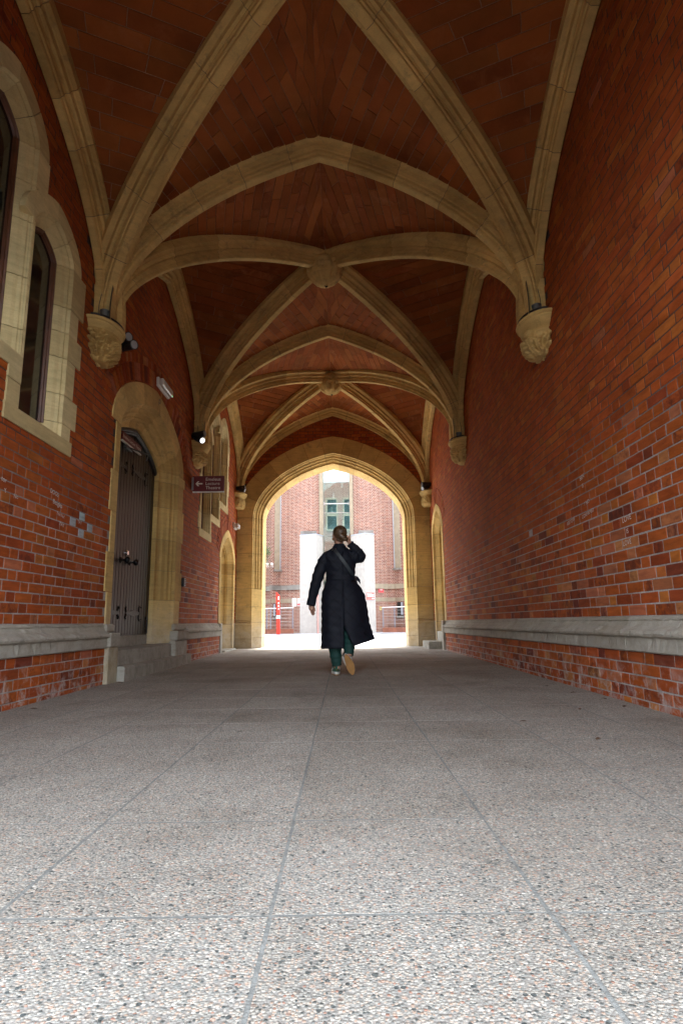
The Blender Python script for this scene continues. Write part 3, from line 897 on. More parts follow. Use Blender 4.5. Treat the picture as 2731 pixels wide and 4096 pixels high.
CAPP = [(0.0,0.005),(0.29,0.005),(0.322,-0.008),(0.328,-0.022),(0.322,-0.036),(0.305,-0.044),(0.303,-0.056),(0.290,-0.070),(0.280,-0.084),(0.262,-0.10),(0.250,-0.112),(0.245,-0.13)]
def corbel(pl, wall, y, seed, kind, label, flip):
    """moulded cap over a carved bowl, half round against the wall"""
    part = None
    a0, a1 = -math.pi/2, math.pi/2
    def place(V):
        V = np.array(V); return np.array([pl(y + q[1], q[2], q[0]*0.78) for q in V])
    V, F = lathe(CAPP, 40, (0,0,ZC), a0, a1)
    part = mk('corbel', place(V), F, STONE, wall, smooth=False); part['label'] = label
    t = np.linspace(0, 1, 56)
    if kind == 'rough':
        pr = 0.235 + 0.03*np.sin(np.pi*t) - 0.08*np.clip(t-0.8, 0, 1)*5*0.4; pz = -0.12 - 0.25*t
    else:
        pr = 0.262*np.clip(1-np.clip((t-0.30)/0.78, 0, 1)**2.6, 0, 1)**.6 + 0.012; pz = -0.112 - 0.29*t
    rng = np.random.RandomState(seed); L = []
    def lattice(rows, sz, kinds):
        for j, (tt, n_) in enumerate(rows):
            for i in range(n_):
                L.append((a0 + math.pi*(i+0.25+0.5*(j % 2)+rng.uniform(-.18,.18))/n_, tt+rng.uniform(-.02,.02), sz*rng.uniform(.85,1.12), rng.choice(kinds)))
    if kind == 'leaf':
        lattice(((.10,11),(.24,10),(.38,10),(.52,9),(.66,8),(.80,7),(.93,5)), .155, [0,2,2])
        L = [q for q in L if math.hypot(q[0]+.75, (q[1]-.27)*2.2) > .42] + [(-.75,.27,.42,1), (-.75,.27,.12,0)]
    elif kind == 'thistle':
        lattice(((.45,6),(.62,7),(.78,6),(.92,5)), .21, [2])
        L = [q for q in L if math.hypot(q[0]+.35, (q[1]-.22)*2.2) > .4 and math.hypot(q[0]+1.0, (q[1]-.45)*2.2) > .34] + [(-.35,.22,.34,0),(-1.0,.45,.28,0),(.55,.30,.30,0)]
    elif kind == 'clover':
        for tt, n_ in ((.14,6),(.38,6),(.62,5),(.86,4)):
            for i in range(n_):
                a = a0+math.pi*(i+rng.uniform(.3,.7))/n_
                for q in range(3): L.append((a+.13*math.cos(2.1*q+a), tt+.055*math.sin(2.1*q+a), .13, 0))
    elif kind == 'scroll':
        for q in range(8): L.append((a0+.25+q*.38, .28, .19, 2)); L.append((a0+.25+q*.38, .50, .19, 2)); L.append((a0+.1+q*.38, .74, .16, 0))
    else:
        for _ in range(160): L.append((rng.uniform(a0, a1), rng.uniform(0.0, 1.0), rng.uniform(0.05, 0.10), 0))
    V, F = lumpy(pr, pz, 120, (0,0,ZC), L, a0, a1, seed, amp=0.080 if kind != 'rough' else 0.020, bias=0.80 if kind != 'rough' else 0.35)
    n0 = len(V); V = list(V); m = 121; V.append((0.0, 0, ZC+pz[-1])); F = F + [(55*m+k, 55*m+k+1, n0) for k in range(120)]
    mk('carving', place(V), F, STONE, part, smooth=True)
    if kind != 'rough':
        tri = [pl(y-0.24, ZC-0.30, 0.0), pl(y+0.24, ZC-0.30, 0.0), pl(y, ZC-0.43, 0.0), pl(y-0.24, ZC-0.30, 0.022), pl(y+0.24, ZC-0.30, 0.022), pl(y, ZC-0.43, 0.022)]
        mk('corbel_tail', tri, [(0,1,2),(3,5,4),(0,3,4,1),(1,4,5,2),(2,5,3,0)], STONE, part)
    return part

AXL = (np.array([0,1.,0]), np.array([0,0,1.]), np.array([1.,0,0]))
AXR = (np.array([0,1.,0]), np.array([0,0,1.]), np.array([-1.,0,0]))
PLL, PLR = Plane('L'), Plane('R')
rows_hi = [0.645 + PIT*i for i in range(62)]
rows_lo = [0.388 - PIT*(i+1) + JT for i in range(5)]

# ---- left wall
wl = thing('left_brick_wall', (XL, 8.0, 0), 'red brick passage wall with plank door, stepped stone windows and pale bricks', 'wall')
WA1 = outline(3.63, 4.35, 2.73, 4.60, 4.90); WA2 = outline(4.39, 5.10, 2.30, 3.96, 4.22)
WB1 = outline(10.43, 11.13, 2.31, 4.12, 4.42); WB2 = outline(11.19, 11.91, 2.72, 4.50, 4.82); WB3 = outline(11.96, 12.68, 3.14, 4.56, 4.88)
D1 = outline(6.49, 8.90, -0.05, 2.90, 3.52, 20, 0.25); D2 = outline(12.25, 13.70, -0.05, 1.98, 2.52, 16, 0.35)
opensL = [WA1, WA2, WB1, WB2, WB3, D1, D2]
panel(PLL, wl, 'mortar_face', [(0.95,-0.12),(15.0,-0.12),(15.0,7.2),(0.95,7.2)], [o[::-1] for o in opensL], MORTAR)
PALE = (0.42,0.45,0.48,0.0)
lay_bricks(PLL, wl, 1.45, YE+0.02, rows_hi, opensL, 0.0035, 'brickwork', AXL, top=wall_arch_z,
           burnt=lambda u, z: 0.10 if z < 1.6 else 0.0,
           special=[(5.601,1.696,(0.40,0.50,0.53,0)),(5.431,1.609,PALE),(5.785,1.610,PALE),(5.597,1.520,PALE)], quota=250)
lay_bricks(PLL, wl, 1.45, 6.30, rows_lo, [], 0.0495, 'plinth_brickwork', AXL, burnt=lambda u, z: 0.15, quota=50)
lay_bricks(PLL, wl, 9.5, 12.10, rows_lo, [], 0.0495, 'plinth_brickwork', AXL, burnt=lambda u, z: 0.15, quota=0)
plinth(PLL, wl, 1.45, 6.31); plinth(PLL, wl, 9.5, 12.10)
WSEC = [(0.0,0.0),(-0.012,-0.012),(-0.030,-0.016),(-0.042,-0.040),(-0.070,-0.058),(-0.100,-0.100),(-0.105,-0.150)]
def window(pl, wall, P, hl, hr, wlf, wrf, sill, label=None):
    zb = P[0][1]; zs = P[1][1]; u0, u1 = P[0][0], P[-1][0]
    V = None
    part = panel(pl, wall, 'window', P + np.array([(0,-0.1)]*len(P)), [], DKGLASS, -0.135)
    V, F = surround(pl, part, P, jamb_pieces(P, zb, zs, hl, hr, 4, wlf, wrf, 0.17), WSEC, STONEP)
    mk('stone_joints', V, F, SMORTAR, part)
    # timber frame
    Pi = P - norms2(P)*0.10; Pi[0][1] = zb+0.10; Pi[-1][1] = zb+0.10
    ex, eb = [np.array(t, float) for t in pl.vecs()]
    N2 = norms2(Pi); W3 = np.array([pl(a, b, -0.10) for a, b in Pi]); N3 = N2[:,:1]*ex + N2[:,1:2]*np.array([0,0,1.])
    V, F = sweep(W3, N3, eb, [(0.01,0.0),(-0.012,0.0),(-0.02,-0.012),(-0.034,-0.014),(-0.04,-0.03),(-0.04,-0.05)])
    mk('window_frame', V, F, FRAMEW, part)
    # sill: sloped top and square block
    a, b, z0 = sill
    p = [pl(a,z0,0.018), pl(b,z0,0.018), pl(b,zb,0.018), pl(a,zb,0.018), pl(a,zb+0.02,-0.02), pl(b,zb+0.02,-0.02), pl(u1,zb+0.10,-0.14), pl(u0,zb+0.10,-0.14), pl(u0,zb,0.018), pl(u1,zb,0.018), pl(a,z0,-0.02), pl(b,z0,-0.02)]
    mk('sill', p, [(0,1,2,9,8,3),(8,9,6,7),(3,8,4),(9,2,5),(0,3,4,10),(1,11,5,2),(0,10,11,1)], STONEP, part)
    return part
alt = lambda a, b: (lambda i: a if i % 2 else b)
window(PLL, wl, WA1, [2.95,3.4,3.9,4.25], [2.95,3.4,3.9,4.25], alt(0.18,0.27), lambda i: 0.02 if i < 4 else 0.19, (3.40,4.375,2.60))
window(PLL, wl, WA2, [2.50,2.72,3.2], [2.43,2.70,3.05,3.30,3.55], lambda i: 0.18 if i < 2 else 0.018, alt(0.27,0.17), (4.20,5.31,2.17))
window(PLL, wl, WB1, [2.6,2.95,3.3,3.7], [2.7,3.1,3.5], alt(0.12,0.2), lambda i: 0.12 if i == 0 else 0.03, (10.31,11.27,2.17))
window(PLL, wl, WB2, [3.1,3.5,4.0], [2.95,3.14,3.6,4.1], 0.03, lambda i: 0.13 if i < 2 else 0.025, (11.13,12.02,2.58))
window(PLL, wl, WB3, [3.5,4.0], [3.4,3.75,4.1], 0.025, alt(0.21,0.13), (11.90,12.85,3.00))
# door surround
DSEC = [(0.0,0.0),(-0.020,-0.022),(-0.045,-0.030),(-0.052,-0.058),(-0.082,-0.072),(-0.112,-0.072),(-0.120,-0.105),(-0.150,-0.128),(-0.168,-0.122),(-0.186,-0.138),(-0.192,-0.17),(-0.225,-0.195),(-0.285,-0.205),(-0.290,-0.275)]
DLOW = [(0.0,0.0),(-0.030,-0.020),(-0.285,-0.205),(-0.290,-0.275)]
ds = mk('door_surround', *surround(PLL, wl, D1, [], DSEC), SMORTAR, wl)
surround(PLL, ds, D1, jamb_pieces(D1, -0.05, 2.90, [0.98,1.41,1.87,2.33], [0.98,1.41,1.87,2.36,2.75], 9, alt(0.20,0.13), alt(0.36,0.29), 0.27, DLOW), DSEC)
text_part('carved_letter', 'P', 0.17, PLL(7.79, 3.655, 0.0205), (0,0.97,-0.22), (0,0.22,0.97), SMORTAR, ds)
brick_arch(PLL, wl, D1, 2.95, 0.285, (0.225, 0.11), AXL)
block(PLL, 'plinth_stone', 6.29, 6.56, 0.40, 0.545, -0.02, 0.112, STONE2, wl, 0.01)
block(PLL, 'plinth_stone', 6.29, 6.53, 0.548, 0.64, -0.02, 0.060, STONE2, wl, 0.02)
block(PLL, 'pier_stone', 6.30, 6.57, -0.05, 0.397, -0.02, 0.092, STONEP, wl, 0.008)
block(PLL, 'plinth_stone', 8.86, 9.50, 0.40, 0.535, -0.02, 0.105, STONE2, wl, 0.012)
block(PLL, 'plinth_stone', 8.88, 9.50, 0.538, 0.64, -0.02, 0.045, STONE2, wl, 0.02)
block(PLL, 'pier_stone', 8.84, 9.50, -0.05, 0.397, -0.02, 0.080, STONE2, wl, 0.02)
# far small doorway
D2SEC = [(0.0,0.0),(-0.025,-0.03),(-0.10,-0.11),(-0.10,-0.13),(-0.13,-0.13),(-0.13,-0.17),(-0.22,-0.24),(-0.22,-0.62)]
dd = mk('doorway_surround', *surround(PLL, wl, D2, [], D2SEC), SMORTAR, wl)
surround(PLL, dd, D2, jamb_pieces(D2, -0.05, 1.98, [0.62,1.0,1.35,1.7], [0.62,1.05,1.45,1.75], 6, alt(0.14,0.10), 0.16, 0.16, [(0.0,0.0),(-0.03,-0.03),(-0.22,-0.20),(-0.22,-0.62)]), D2SEC, STONE)
panel(PLL, dd, 'doorway_back', D2 + 0.0, [], STONE, -0.60)
brick_arch(PLL, wl, D2, 2.03, 0.17, (0.225, 0.11), AXL)
block(PLL, 'pier_stone', 12.10, 12.27, -0.05, 0.64, -0.02, 0.075, STONE2, wl, 0.012)
for y, sd_, kd, lb in ((YR[1],3,'leaf','carved rose and leaf corbel'),(YR[2],5,'scroll','corbel carved with curling scrolls'),(13.97,9,'rough','rough uncarved corbel block in the corner')):
    corbel(PLL, wl, y, sd_, kd, lb, False)
# scratched and chalked words
def chalk(pl, wall, s, u, z, size, ang=0.0):
    ex = np.array([0, 1.0, 0]) if pl.k == 'L' else np.array([0, -1.0, 0]); ez = np.array([0,0,1.0])
    c, q = math.cos(ang), math.sin(ang)
    text_part('chalk_writing', s, size, pl(u, z, 0.0085), c*ex+q*ez, -q*ex+c*ez, CHALK, wall)
for s, u, z, sz, an in (('tor',4.30,1.71,.055,-.1),('Y',4.33,1.63,.05,.2),('No',4.48,1.617,.05,.1),('DOGS',5.075,1.778,.055,-.1),('Beagles',5.15,1.695,.06,-.08),('Yes/No?',5.22,1.606,.045,-.1),('YAY',5.255,1.525,.05,-.15),('YAY',5.61,1.605,.05,0.0)):
    chalk(PLL, wl, s, u, z, sz, an)

# ---- right wall
wr = thing('right_brick_wall', (XR, 8.0, 0), 'long blank red brick passage wall with grey stone plinth string', 'wall')
DR = outline(12.50, 13.72, -0.05, 2.62, 3.08, 16, 0.4)
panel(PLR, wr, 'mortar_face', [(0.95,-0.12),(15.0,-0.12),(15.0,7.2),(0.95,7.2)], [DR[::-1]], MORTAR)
lay_bricks(PLR, wr, 1.45, YE+0.02, rows_hi, [DR], 0.0035, 'brickwork', AXR, top=wall_arch_z,
           burnt=lambda u, z: max(0.0, 0.85*(1.75-z))*(1.0 if u < 6.2 else 0.25) if z < 1.75 else 0.0, special=[(6.668,1.522,(0.40,0.34,0.34,0))], quota=240)
lay_bricks(PLR, wr, 1.45, 12.36, rows_lo, [], 0.0495, 'plinth_brickwork', AXR, burnt=lambda u, z: 0.5, quota=60)
plinth(PLR, wr, 1.45, 12.36)
RSEC2 = [(0.0,0.0),(-0.02,-0.03),(-0.11,-0.12),(-0.12,-0.16),(-0.20,-0.20),(-0.20,-0.60)]
dr = mk('doorway_surround', *surround(PLR, wr, DR, [], RSEC2), SMORTAR, wr)
surround(PLR, dr, DR, jamb_pieces(DR, -0.05, 2.62, [0.62,1.1,1.55,2.05], [0.62,1.1,1.6,2.1], 6, alt(0.17,0.13), 0.13, 0.17), RSEC2)
panel(PLR, dr, 'doorway_back', DR, [], WOOD, -0.40)
brick_arch(PLR, wr, DR, 2.67, 0.18, (0.225, 0.11), AXR)
block(PLR, 'pier_stone', 12.33, 12.53, -0.05, 0.64, -0.02, 0.095, STONE2, wr, 0.012)
for y, sd_, kd, lb in ((YR[1],13,'thistle','corbel carved with thistles'),(YR[2],15,'clover','corbel carved with clover leaves'),(13.97,19,'rough','rough uncarved corbel block in the corner')):
    corbel(PLR, wr, y, sd_, kd, lb, True)
for s, u, z, sz, an in (('BEN',5.084,1.858,.055,.12),('IS',5.083,1.78,.05,.1),('? NO',5.03,1.62,.05,.1),('CONFIRMED',5.03,1.521,.045,.1),('ABITOW',5.418,1.517,.05,.1),('LOVE',4.354,1.358,.06,.08),('IS',4.36,1.264,.05,.0),('LOVE',4.384,1.18,.055,.05)):
    chalk(PLR, wr, s, u, z, sz, an)

# ------------------------------------------------------------------ end walls with moulded arches
AX_E = (np.array([1.,0,0]), np.array([0,0,1.]), np.array([0,-1.,0]))
AX_S = (np.array([1.,0,0]), np.array([0,0,1.]), np.array([0,1.,0]))
EO = outline(XC-1.95, XC+1.95, -0.05, 3.15, 4.75, 24, 0.22)
ESEC = [(0.0,0.0),(-0.012,-0.020),(-0.030,-0.024),(-0.036,-0.060),(-0.060,-0.085),(-0.085,-0.085),(-0.092,-0.13),(-0.112,-0.15),(-0.135,-0.148),(-0.142,-0.19),(-0.165,-0.215),(-0.205,-0.225),(-0.21,-0.27),(-0.21,-0.80)]
ELOW = [(0.0,0.0),(-0.015,-0.012),(-0.205,-0.225),(-0.21,-0.27),(-0.21,-0.80)]
def end_wall(pl, label, name, axes, full):
    w = thing(name, (XC, YE if full else Y0, 0), label, 'archway')
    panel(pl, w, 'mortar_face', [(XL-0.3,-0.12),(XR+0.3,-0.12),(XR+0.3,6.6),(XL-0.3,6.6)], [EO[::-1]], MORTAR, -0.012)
    core = mk('arch_moulding', *surround(pl, w, EO, [], ESEC), SMORTAR, w)
    hs = [0.30,0.66,1.02,1.44,1.86,2.28,2.74]
    pcs = jamb_pieces(EO, -0.05, 3.15, hs, hs, 13, 0.43, 0.43, 0.43)
    q = []
    for a, b, ww, sc in pcs:
        tot = span(EO)[-1]; low = (b < 1.50) or (a > tot-1.50)
        q.append((a, b, ww, ELOW if low else None))
    surround(pl, core, EO, q, ESEC)
    # base moulding on the piers
    for sgn in (-1, 1):
        a, b = (XC+sgn*2.36, XC+sgn*1.935); lo, hi = min(a, b), max(a, b)
        block(pl, 'base_moulding', lo, hi, 0.665, 0.700, -0.02, 0.036, STONE, w, 0.010)
        block(pl, 'base_moulding', lo, hi, 0.600, 0.662, -0.02, 0.050, STONE, w, 0.016)
        block(pl, 'pier_stone', lo, hi, -0.05, 0.28, -0.02, 0.034, STONE, w, 0.008)
        block(pl, 'pier_stone', lo, hi, 0.285, 0.597, -0.02, 0.034, STONE, w, 0.008)
    lay_bricks(pl, w, XL+0.01, XR-0.01, [3.6+PIT*i for i in range(26)], [EO - 0.0], -0.006, 'brickwork', axes,
               top=lambda x: float(np.interp(-abs(x-XC), -TD, TZ)), quota=120 if full else 0)
    return w
we = end_wall(Plane('E'), 'buff stone far archway opening from the passage to the courtyard', 'far_archway', AX_E, True)
ws = end_wall(Plane('S'), 'buff stone near archway over the passage entrance behind the camera', 'near_archway', AX_S, False)
# building round the passage; its unseen solid boxes are added to block sky light
bld = thing('passage_building', (XC, 8, 0), 'red brick building block over and around the vaulted passage', 'building')
FACADE = facade_mat()
for y, nm in ((YE+0.80, 'outer_face'), (Y0-0.88, 'outer_face')):
    EI = EO - norms2(EO)*0.200
    loops = [[Vector(q) for q in ((-14,-0.2,0),(14,-0.2,0),(14,9.5,0),(-14,9.5,0))], [Vector((a,b,0)) for a, b in EI[::-1]]]
    tri = tessellate_polygon(loops); fl = [p for l in loops for p in l]
    mk(nm, [(p.x, y, p.y) for p in fl], tri, FACADE, bld)
mb = MB(); mb.box(-14, 14, Y0-0.86, YE+0.78, 6.7, 9.5); mb.build('roof_sky_block', FACADE, bld)
mb = MB(); mb.box(-14, -3.6, Y0-0.86, YE+0.78, -0.2, 6.7); mb.build('left_sky_block', DARK, bld)
mb = MB(); mb.box(3.2, 14, Y0-0.86, YE+0.78, -0.2, 6.7); mb.build('right_sky_block', DARK, bld)
# ------------------------------------------------------------------ plank door
LEAFD = -0.262
door = thing('plank_door', PLL(7.7, 0.5, LEAFD), 'dark brown double plank door under the pointed stone arch', 'door')
DI = D1 - norms2(D1)*0.285
def leaf_top(y):
    sel = DI[1:-1]; return float(np.interp(y, sel[:,0], sel[:,1]))
y_a, y_b = 6.785, 8.605; npl = 18; pwid = (y_b-y_a)/npl
for i in range(npl):
    a, b = y_a + pwid*i + 0.003, y_a + pwid*(i+1) - 0.003
    zt0, zt1 = leaf_top(a)-0.10, leaf_top(b)-0.10; e = 0.006
    fr = [(a+e,0.505,0),(b-e,0.505,0),(b-e,zt1,0),(a+e,zt0,0)]; bk = [(a,0.505,-e),(b,0.505,-e),(b,zt1,-e),(a,zt0,-e)]; bb = [(p,q,-0.05) for p, q, r in bk]
    V = [PLL(p, q, LEAFD+r) for p, q, r in fr+bk+bb]
    F = [(0,1,2,3)] + [(4+k,4+(k+1)%4,(k+1)%4,k) for k in range(4)] + [(8+k,8+(k+1)%4,4+(k+1)%4,4+k) for k in range(4)]
    mk('plank', V, F, WOOD, door)
panel(PLL, door, 'door_back', DI - np.array([0,0]), [], BLACK, LEAFD-0.02)
for off, w in ((0.0, 0.05), (-0.062, 0.02)):
    Pq = (DI + norms2(DI)*(off))[1:-1]; N2 = norms2(Pq); W3 = np.array([PLL(a, b, LEAFD) for a, b in Pq]); N3 = np.stack([0*N2[:,0], N2[:,0], N2[:,1]], 1)
    V, F = sweep(W3, N3, np.array([1.,0,0]), [(0.0,-0.02),(0.0,0.022),(-0.008,0.03),(-w+0.008,0.03),(-w,0.020),(-w,-0.02)])
    mk('arch_frame', V, F, BLACK, door)
def knob(y, z):
    prof = [(0.0,0.0),(0.042,0.0),(0.042,0.006),(0.030,0.012),(0.014,0.018),(0.012,0.05),(0.020,0.056),(0.036,0.066),(0.043,0.085),(0.038,0.105),(0.022,0.118),(0.0,0.121)]
    V, F = lathe(prof, 20); V = [PLL(y+q[1], z+q[0], LEAFD+q[2]) for q in V]
    mk('door_knob', V, F, IRON, door, smooth=True)
knob(7.43, 1.435); knob(7.755, 1.435)
V, F = lathe([(0,0),(0.034,0),(0.034,0.012),(0.028,0.018),(0.028,0.03),(0,0.032)], 18); mk('lock', [PLL(7.60+q[1], 1.545+q[0], LEAFD+q[2]) for q in V], F, CHROME, door)
def strap(y0, y1, z):
    mb = MB(); sgn = 1 if y1 > y0 else -1; L = abs(y1-y0)
    pts = [(0,.05),(.06,.022),(.16,.018),(.34,.030),(.46,.046),(.60,.026),(.78,.020),(1.0,.024)]
    V = []; F = []
    for t, h in pts:
        for s in (-1, 1):
            for d in (0.0, 0.009): V.append(PLL(y0+sgn*L*t, z+s*h, LEAFD+d))
    for i in range(len(pts)-1):
        b = i*4; F += [(b+1,b+5,b+7,b+3),(b,b+1,b+5,b+4),(b+2,b+6,b+7,b+3)]
    mb.add(V, F)
    for s in (-1, 1):
        arc = [PLL(y1-sgn*(0.03+0.055*math.cos(q)), z+s*(0.05+0.05*math.sin(q)), LEAFD+0.006) for q in np.linspace(-1.3, 2.6, 12)]
        mb.add(*tube(arc, 0.009, 6))
        mb.add(*tube([PLL(y0+sgn*0.01, z+s*0.02, LEAFD+.006), PLL(y0-sgn*0.025, z+s*0.055, LEAFD+.006), PLL(y0-sgn*0.005, z+s*0.075, LEAFD+.006)], 0.010, 6))
    mb.build('strap_hinge', IRON, door)
strap(7.68, 8.24, 2.67); strap(7.70, 8.26, 0.78); strap(7.42, 6.86, 2.64); strap(7.42, 6.86, 0.78)
mb = MB(); mb.add(*tube([PLL(8.50, 0.52, LEAFD+.015), PLL(8.50, 0.74, LEAFD+.015)], 0.010, 8)); mb.add(*cham_box(XL+LEAFD, XL+LEAFD+.02, 8.47, 8.53, 0.70, 0.74, .003)); mb.build('bolt', IRON, door)
mb = MB(); mb.add(*cham_box(XL+LEAFD, XL+LEAFD+.05, 7.30, 7.50, 2.865, 2.915, .006)); mb.add(*tube([PLL(7.42,2.90,LEAFD+.05), PLL(7.62,2.86,LEAFD+.22), PLL(8.02,2.90,LEAFD+.06)], 0.011, 8)); mb.build('door_closer', plain('dull_closer_metal', (0.10,0.10,0.095), 0.5, 0.5), door)
ns = thing('door_name_sign', PLL(7.525, 2.99, LEAFD+.03), 'narrow red name sign fixed across the plank door top', 'sign')
V, F = cham_box(XL+LEAFD+.012, XL+LEAFD+.035, 7.17, 7.88, 2.945, 3.055, .003); mk('sign_board', V, F, SIGNRED, ns)
V, F = cham_box(XL+LEAFD+.010, XL+LEAFD+.040, 7.17, 7.88, 2.928, 2.944, .002); mk('edge_strip', V, F, WHITE, ns)
text_part('lettering', 'Emeleus Lecture Theatre', 0.066, (XL+LEAFD+.0365, 7.525, 3.0), (0,1,0), (0,0,1), SIGNTXT, ns)
# stone steps
def rough_block(x0, x1, y0, y1, z0, z1, m, name, parent, wear=0.012, seed=1):
    rng = np.random.RandomState(seed); n = 9; V = []; F = []
    ys = np.linspace(y0, y1, n)
    for y in ys:
        w = wear*math.sin(math.pi*(y-y0)/(y1-y0)) + rng.uniform(-.003,.003)
        e = 0.018
        sec = [(x0,z0),(x1+rng.uniform(-.006,.006),z0),(x1,z1-e-w*.3),(x1-e,z1-w),(x1-0.10,z1-w*.8),(x0,z1)]
        V += [(a,y,b) for a, b in sec]
    for i in range(n-1):
        for k in range(6): F.append((i*6+k, i*6+(k+1)%6, (i+1)*6+(k+1)%6, (i+1)*6+k))
    F.append(tuple(range(6))); F.append(tuple((n-1)*6+k for k in range(6)))
    return mk(name, V, F, m, parent)
st = thing('left_stone_steps', (XL+.05, 7.7, zf(7.7)), 'two worn grey stone steps below the plank door', 'steps')
rough_block(XL-0.45, XL-0.27, 6.75, 8.65, 0.2, 0.502, STEP, 'threshold', st, 0.004, 3)
rough_block(XL-0.40, XL+0.02, 6.575, 8.83, 0.0, 0.362, STEP, 'step', st, 0.02, 1)
rough_block(XL-0.20, XL+0.17, 6.58, 9.42, -0.05, 0.185, STEP, 'step', st, 0.02, 2)
st2 = thing('right_stone_steps', (XR-.1, 13.1, zf(13)), 'pair of short grey stone steps into the narrow right doorway', 'steps')
V, F = cham_box(XR-0.34, XR+0.25, 12.72, 13.70, -0.05, 0.205, .012); mk('step', V, F, STEP, st2)
V, F = cham_box(XR-0.02, XR+0.40, 12.60, 13.62, -0.05, 0.41, .012); mk('step', V, F, STEP, st2)
st3 = thing('doorway_slab', (XL, 13, zf(13)), 'pale worn stone slab at the foot of the far left doorway', 'slab')
V, F = cham_box(XL-0.62, XL+0.10, 12.48, 13.72, -0.05, 0.088, .012); mk('slab_stone', V, F, STEP, st3)

# ------------------------------------------------------------------ signs, lights and fittings on the walls
hs = thing('hanging_sign', (XL, 9.75, 2.82), 'maroon projecting sign with white arrow hanging from the left wall', 'sign')
V, F = cham_box(-2.515, -1.985, 9.735, 9.765, 2.835, 3.10, .002); mk('sign_board', V, F, SIGNRED, hs)
V, F = cham_box(-2.517, -1.983, 9.732, 9.768, 2.815, 2.834, .002); mk('edge_strip', V, F, WHITE, hs)
for i, (s, z) in enumerate((('Emeleus',3.040),('Lecture',2.966),('Theatre',2.892))):
    v, f = flat_text(s, 0.078); v = v - np.array([v[:,0].min(), 0])
    mk('lettering', np.stack([-2.295+v[:,0], np.full(len(v), 9.7325), z+v[:,1]], 1), f, SIGNTXT, hs)
cx_, cz_ = -2.41, 2.966
ar_ = [(-.062,0),(-.022,.042),(.006,.042),(-.022,.012),(.06,.012),(.06,-.012),(-.022,-.012),(.006,-.042),(-.022,-.042)]
mk('arrow', [(cx_+a, 9.7325, cz_+b) for a, b in ar_], [(0,1,2,3),(0,3,6),(3,4,5,6),(0,6,7,8)], SIGNTXT, hs)
V, F = cham_box(XL, -2.50, 9.725, 9.775, 2.86, 3.08, .004); mk('wall_bracket', V, F, STEEL, hs)
DIFF = plain('frosted_diffuser', (0.62,0.60,0.56), 0.25)
GLED = plain('green_led', (0.05,0.6,0.15), 0.4, emit=((0.1,1.0,0.3), 0.1))
el = thing('emergency_light', PLL(7.9, 3.9, 0), 'slim white emergency light above the plank door arch', 'light')
V, F = cham_box(XL+.008, XL+.05, 7.64, 8.16, 3.86, 3.985, .006); mk('housing', V, F, WHITE, el)
V, F = cham_box(XL+.051, XL+.105, 7.66, 8.14, 3.87, 3.975, .012); mk('diffuser', V, F, DIFF, el)
V, F = cham_box(XL+.100, XL+.109, 8.09, 8.105, 3.876, 3.890, .002); mk('indicator', V, F, GLED, el)
bl = thing('bulkhead_light', PLL(13.6, 2.88, 0), 'small white bulkhead light beside the far left doorway', 'light')
V, F = cham_box(XL+.008, XL+.05, 13.50, 13.80, 2.80, 2.95, .01); mk('housing', V, F, WHITE, bl)
V, F = cham_box(XL+.051, XL+.135, 13.52, 13.78, 2.815, 2.935, .022); mk('diffuser', V, F, DIFF, bl)
kp = thing('door_keypad', PLL(9.33, 1.28, 0), 'small black and steel entry keypad beside the door', 'keypad')
V, F = cham_box(XL+.01, XL+.05, 9.28, 9.37, 1.21, 1.35, .008); mk('housing', V, F, BLACK, kp)
V, F = cham_box(XL+.0505, XL+.060, 9.288, 9.362, 1.22, 1.34, .004); mk('face', V, F, STEEL, kp)
for r in range(4):
    V, F = cham_box(XL+.0605, XL+.066, 9.30, 9.35, 1.232+r*.026, 1.250+r*.026, .002); mk('button', V, F, BLACK, kp)
LENS = plain('lamp_lens', (0.30,0.31,0.32), 0.15); LIT = plain('lit_lens', (0.9,0.9,0.9), 0.3, emit=((0.95,1.0,1.0), 0.25))
def spot(name, at, dirs, label, lit=()):
    t = thing(name, at, label, 'spotlight', 'spotlights mounted on the corbels')
    a = np.array(at, float)
    for i, (o, d, L) in enumerate(dirs):
        d = np.array(d, float); d /= np.linalg.norm(d); p = a + np.array(o)
        b = mk('lamp_body', *tube([p-d*L*.5, p-d*L*.4, p+d*L*.45, p+d*L*.5], [.045,.052,.052,.056], 16), BLACK, t)
        V, F = tube([p+d*L*.5, p+d*(L*.5+.004)], [.046,.042], 16); mk('lens', V, F, LIT if i in lit else LENS, b)
    mk('bracket', *tube([a+np.array([0,0,-.06]), a, a+np.array(dirs[0][0])], .012, 6), BLACK, t)
    return t
spot('spotlight', (-2.44, 6.12, 3.70), [((0.03,-.02,.07),(0.85,-.50,-.12),.20), ((0.08,.0,-.015),(0.85,-.50,-.12),.22)], 'twin black spotlight tucked behind the rose carved corbel')
spot('spotlight', (-2.42, 9.62, 3.74), [((0.0,0,.06),(0.95,-.28,.05),.24), ((0.02,-.02,-.03),(0.72,-.55,-.42),.20)], 'twin black spotlight with one lens glowing on the left wall corbel', lit=(1,))
spot('spotlight', (-2.40, 13.72, 3.78), [((0.0,0,.03),(0.95,-.10,.1),.22), ((0.03,-.06,-.02),(0.9,-.1,-.3),.18)], 'black spotlight on the left rough corner corbel by the archway')
spot('spotlight', (2.02, 13.72, 3.79), [((0.0,0,.05),(-0.98,-.10,.0),.22), ((-.03,-.06,-.04),(-0.8,-.45,-.35),.20)], 'black spotlight on the right rough corner corbel by the archway')
GREYP = plain('grey_lamp_housing', (0.16,0.17,0.17), 0.45, 0.4)
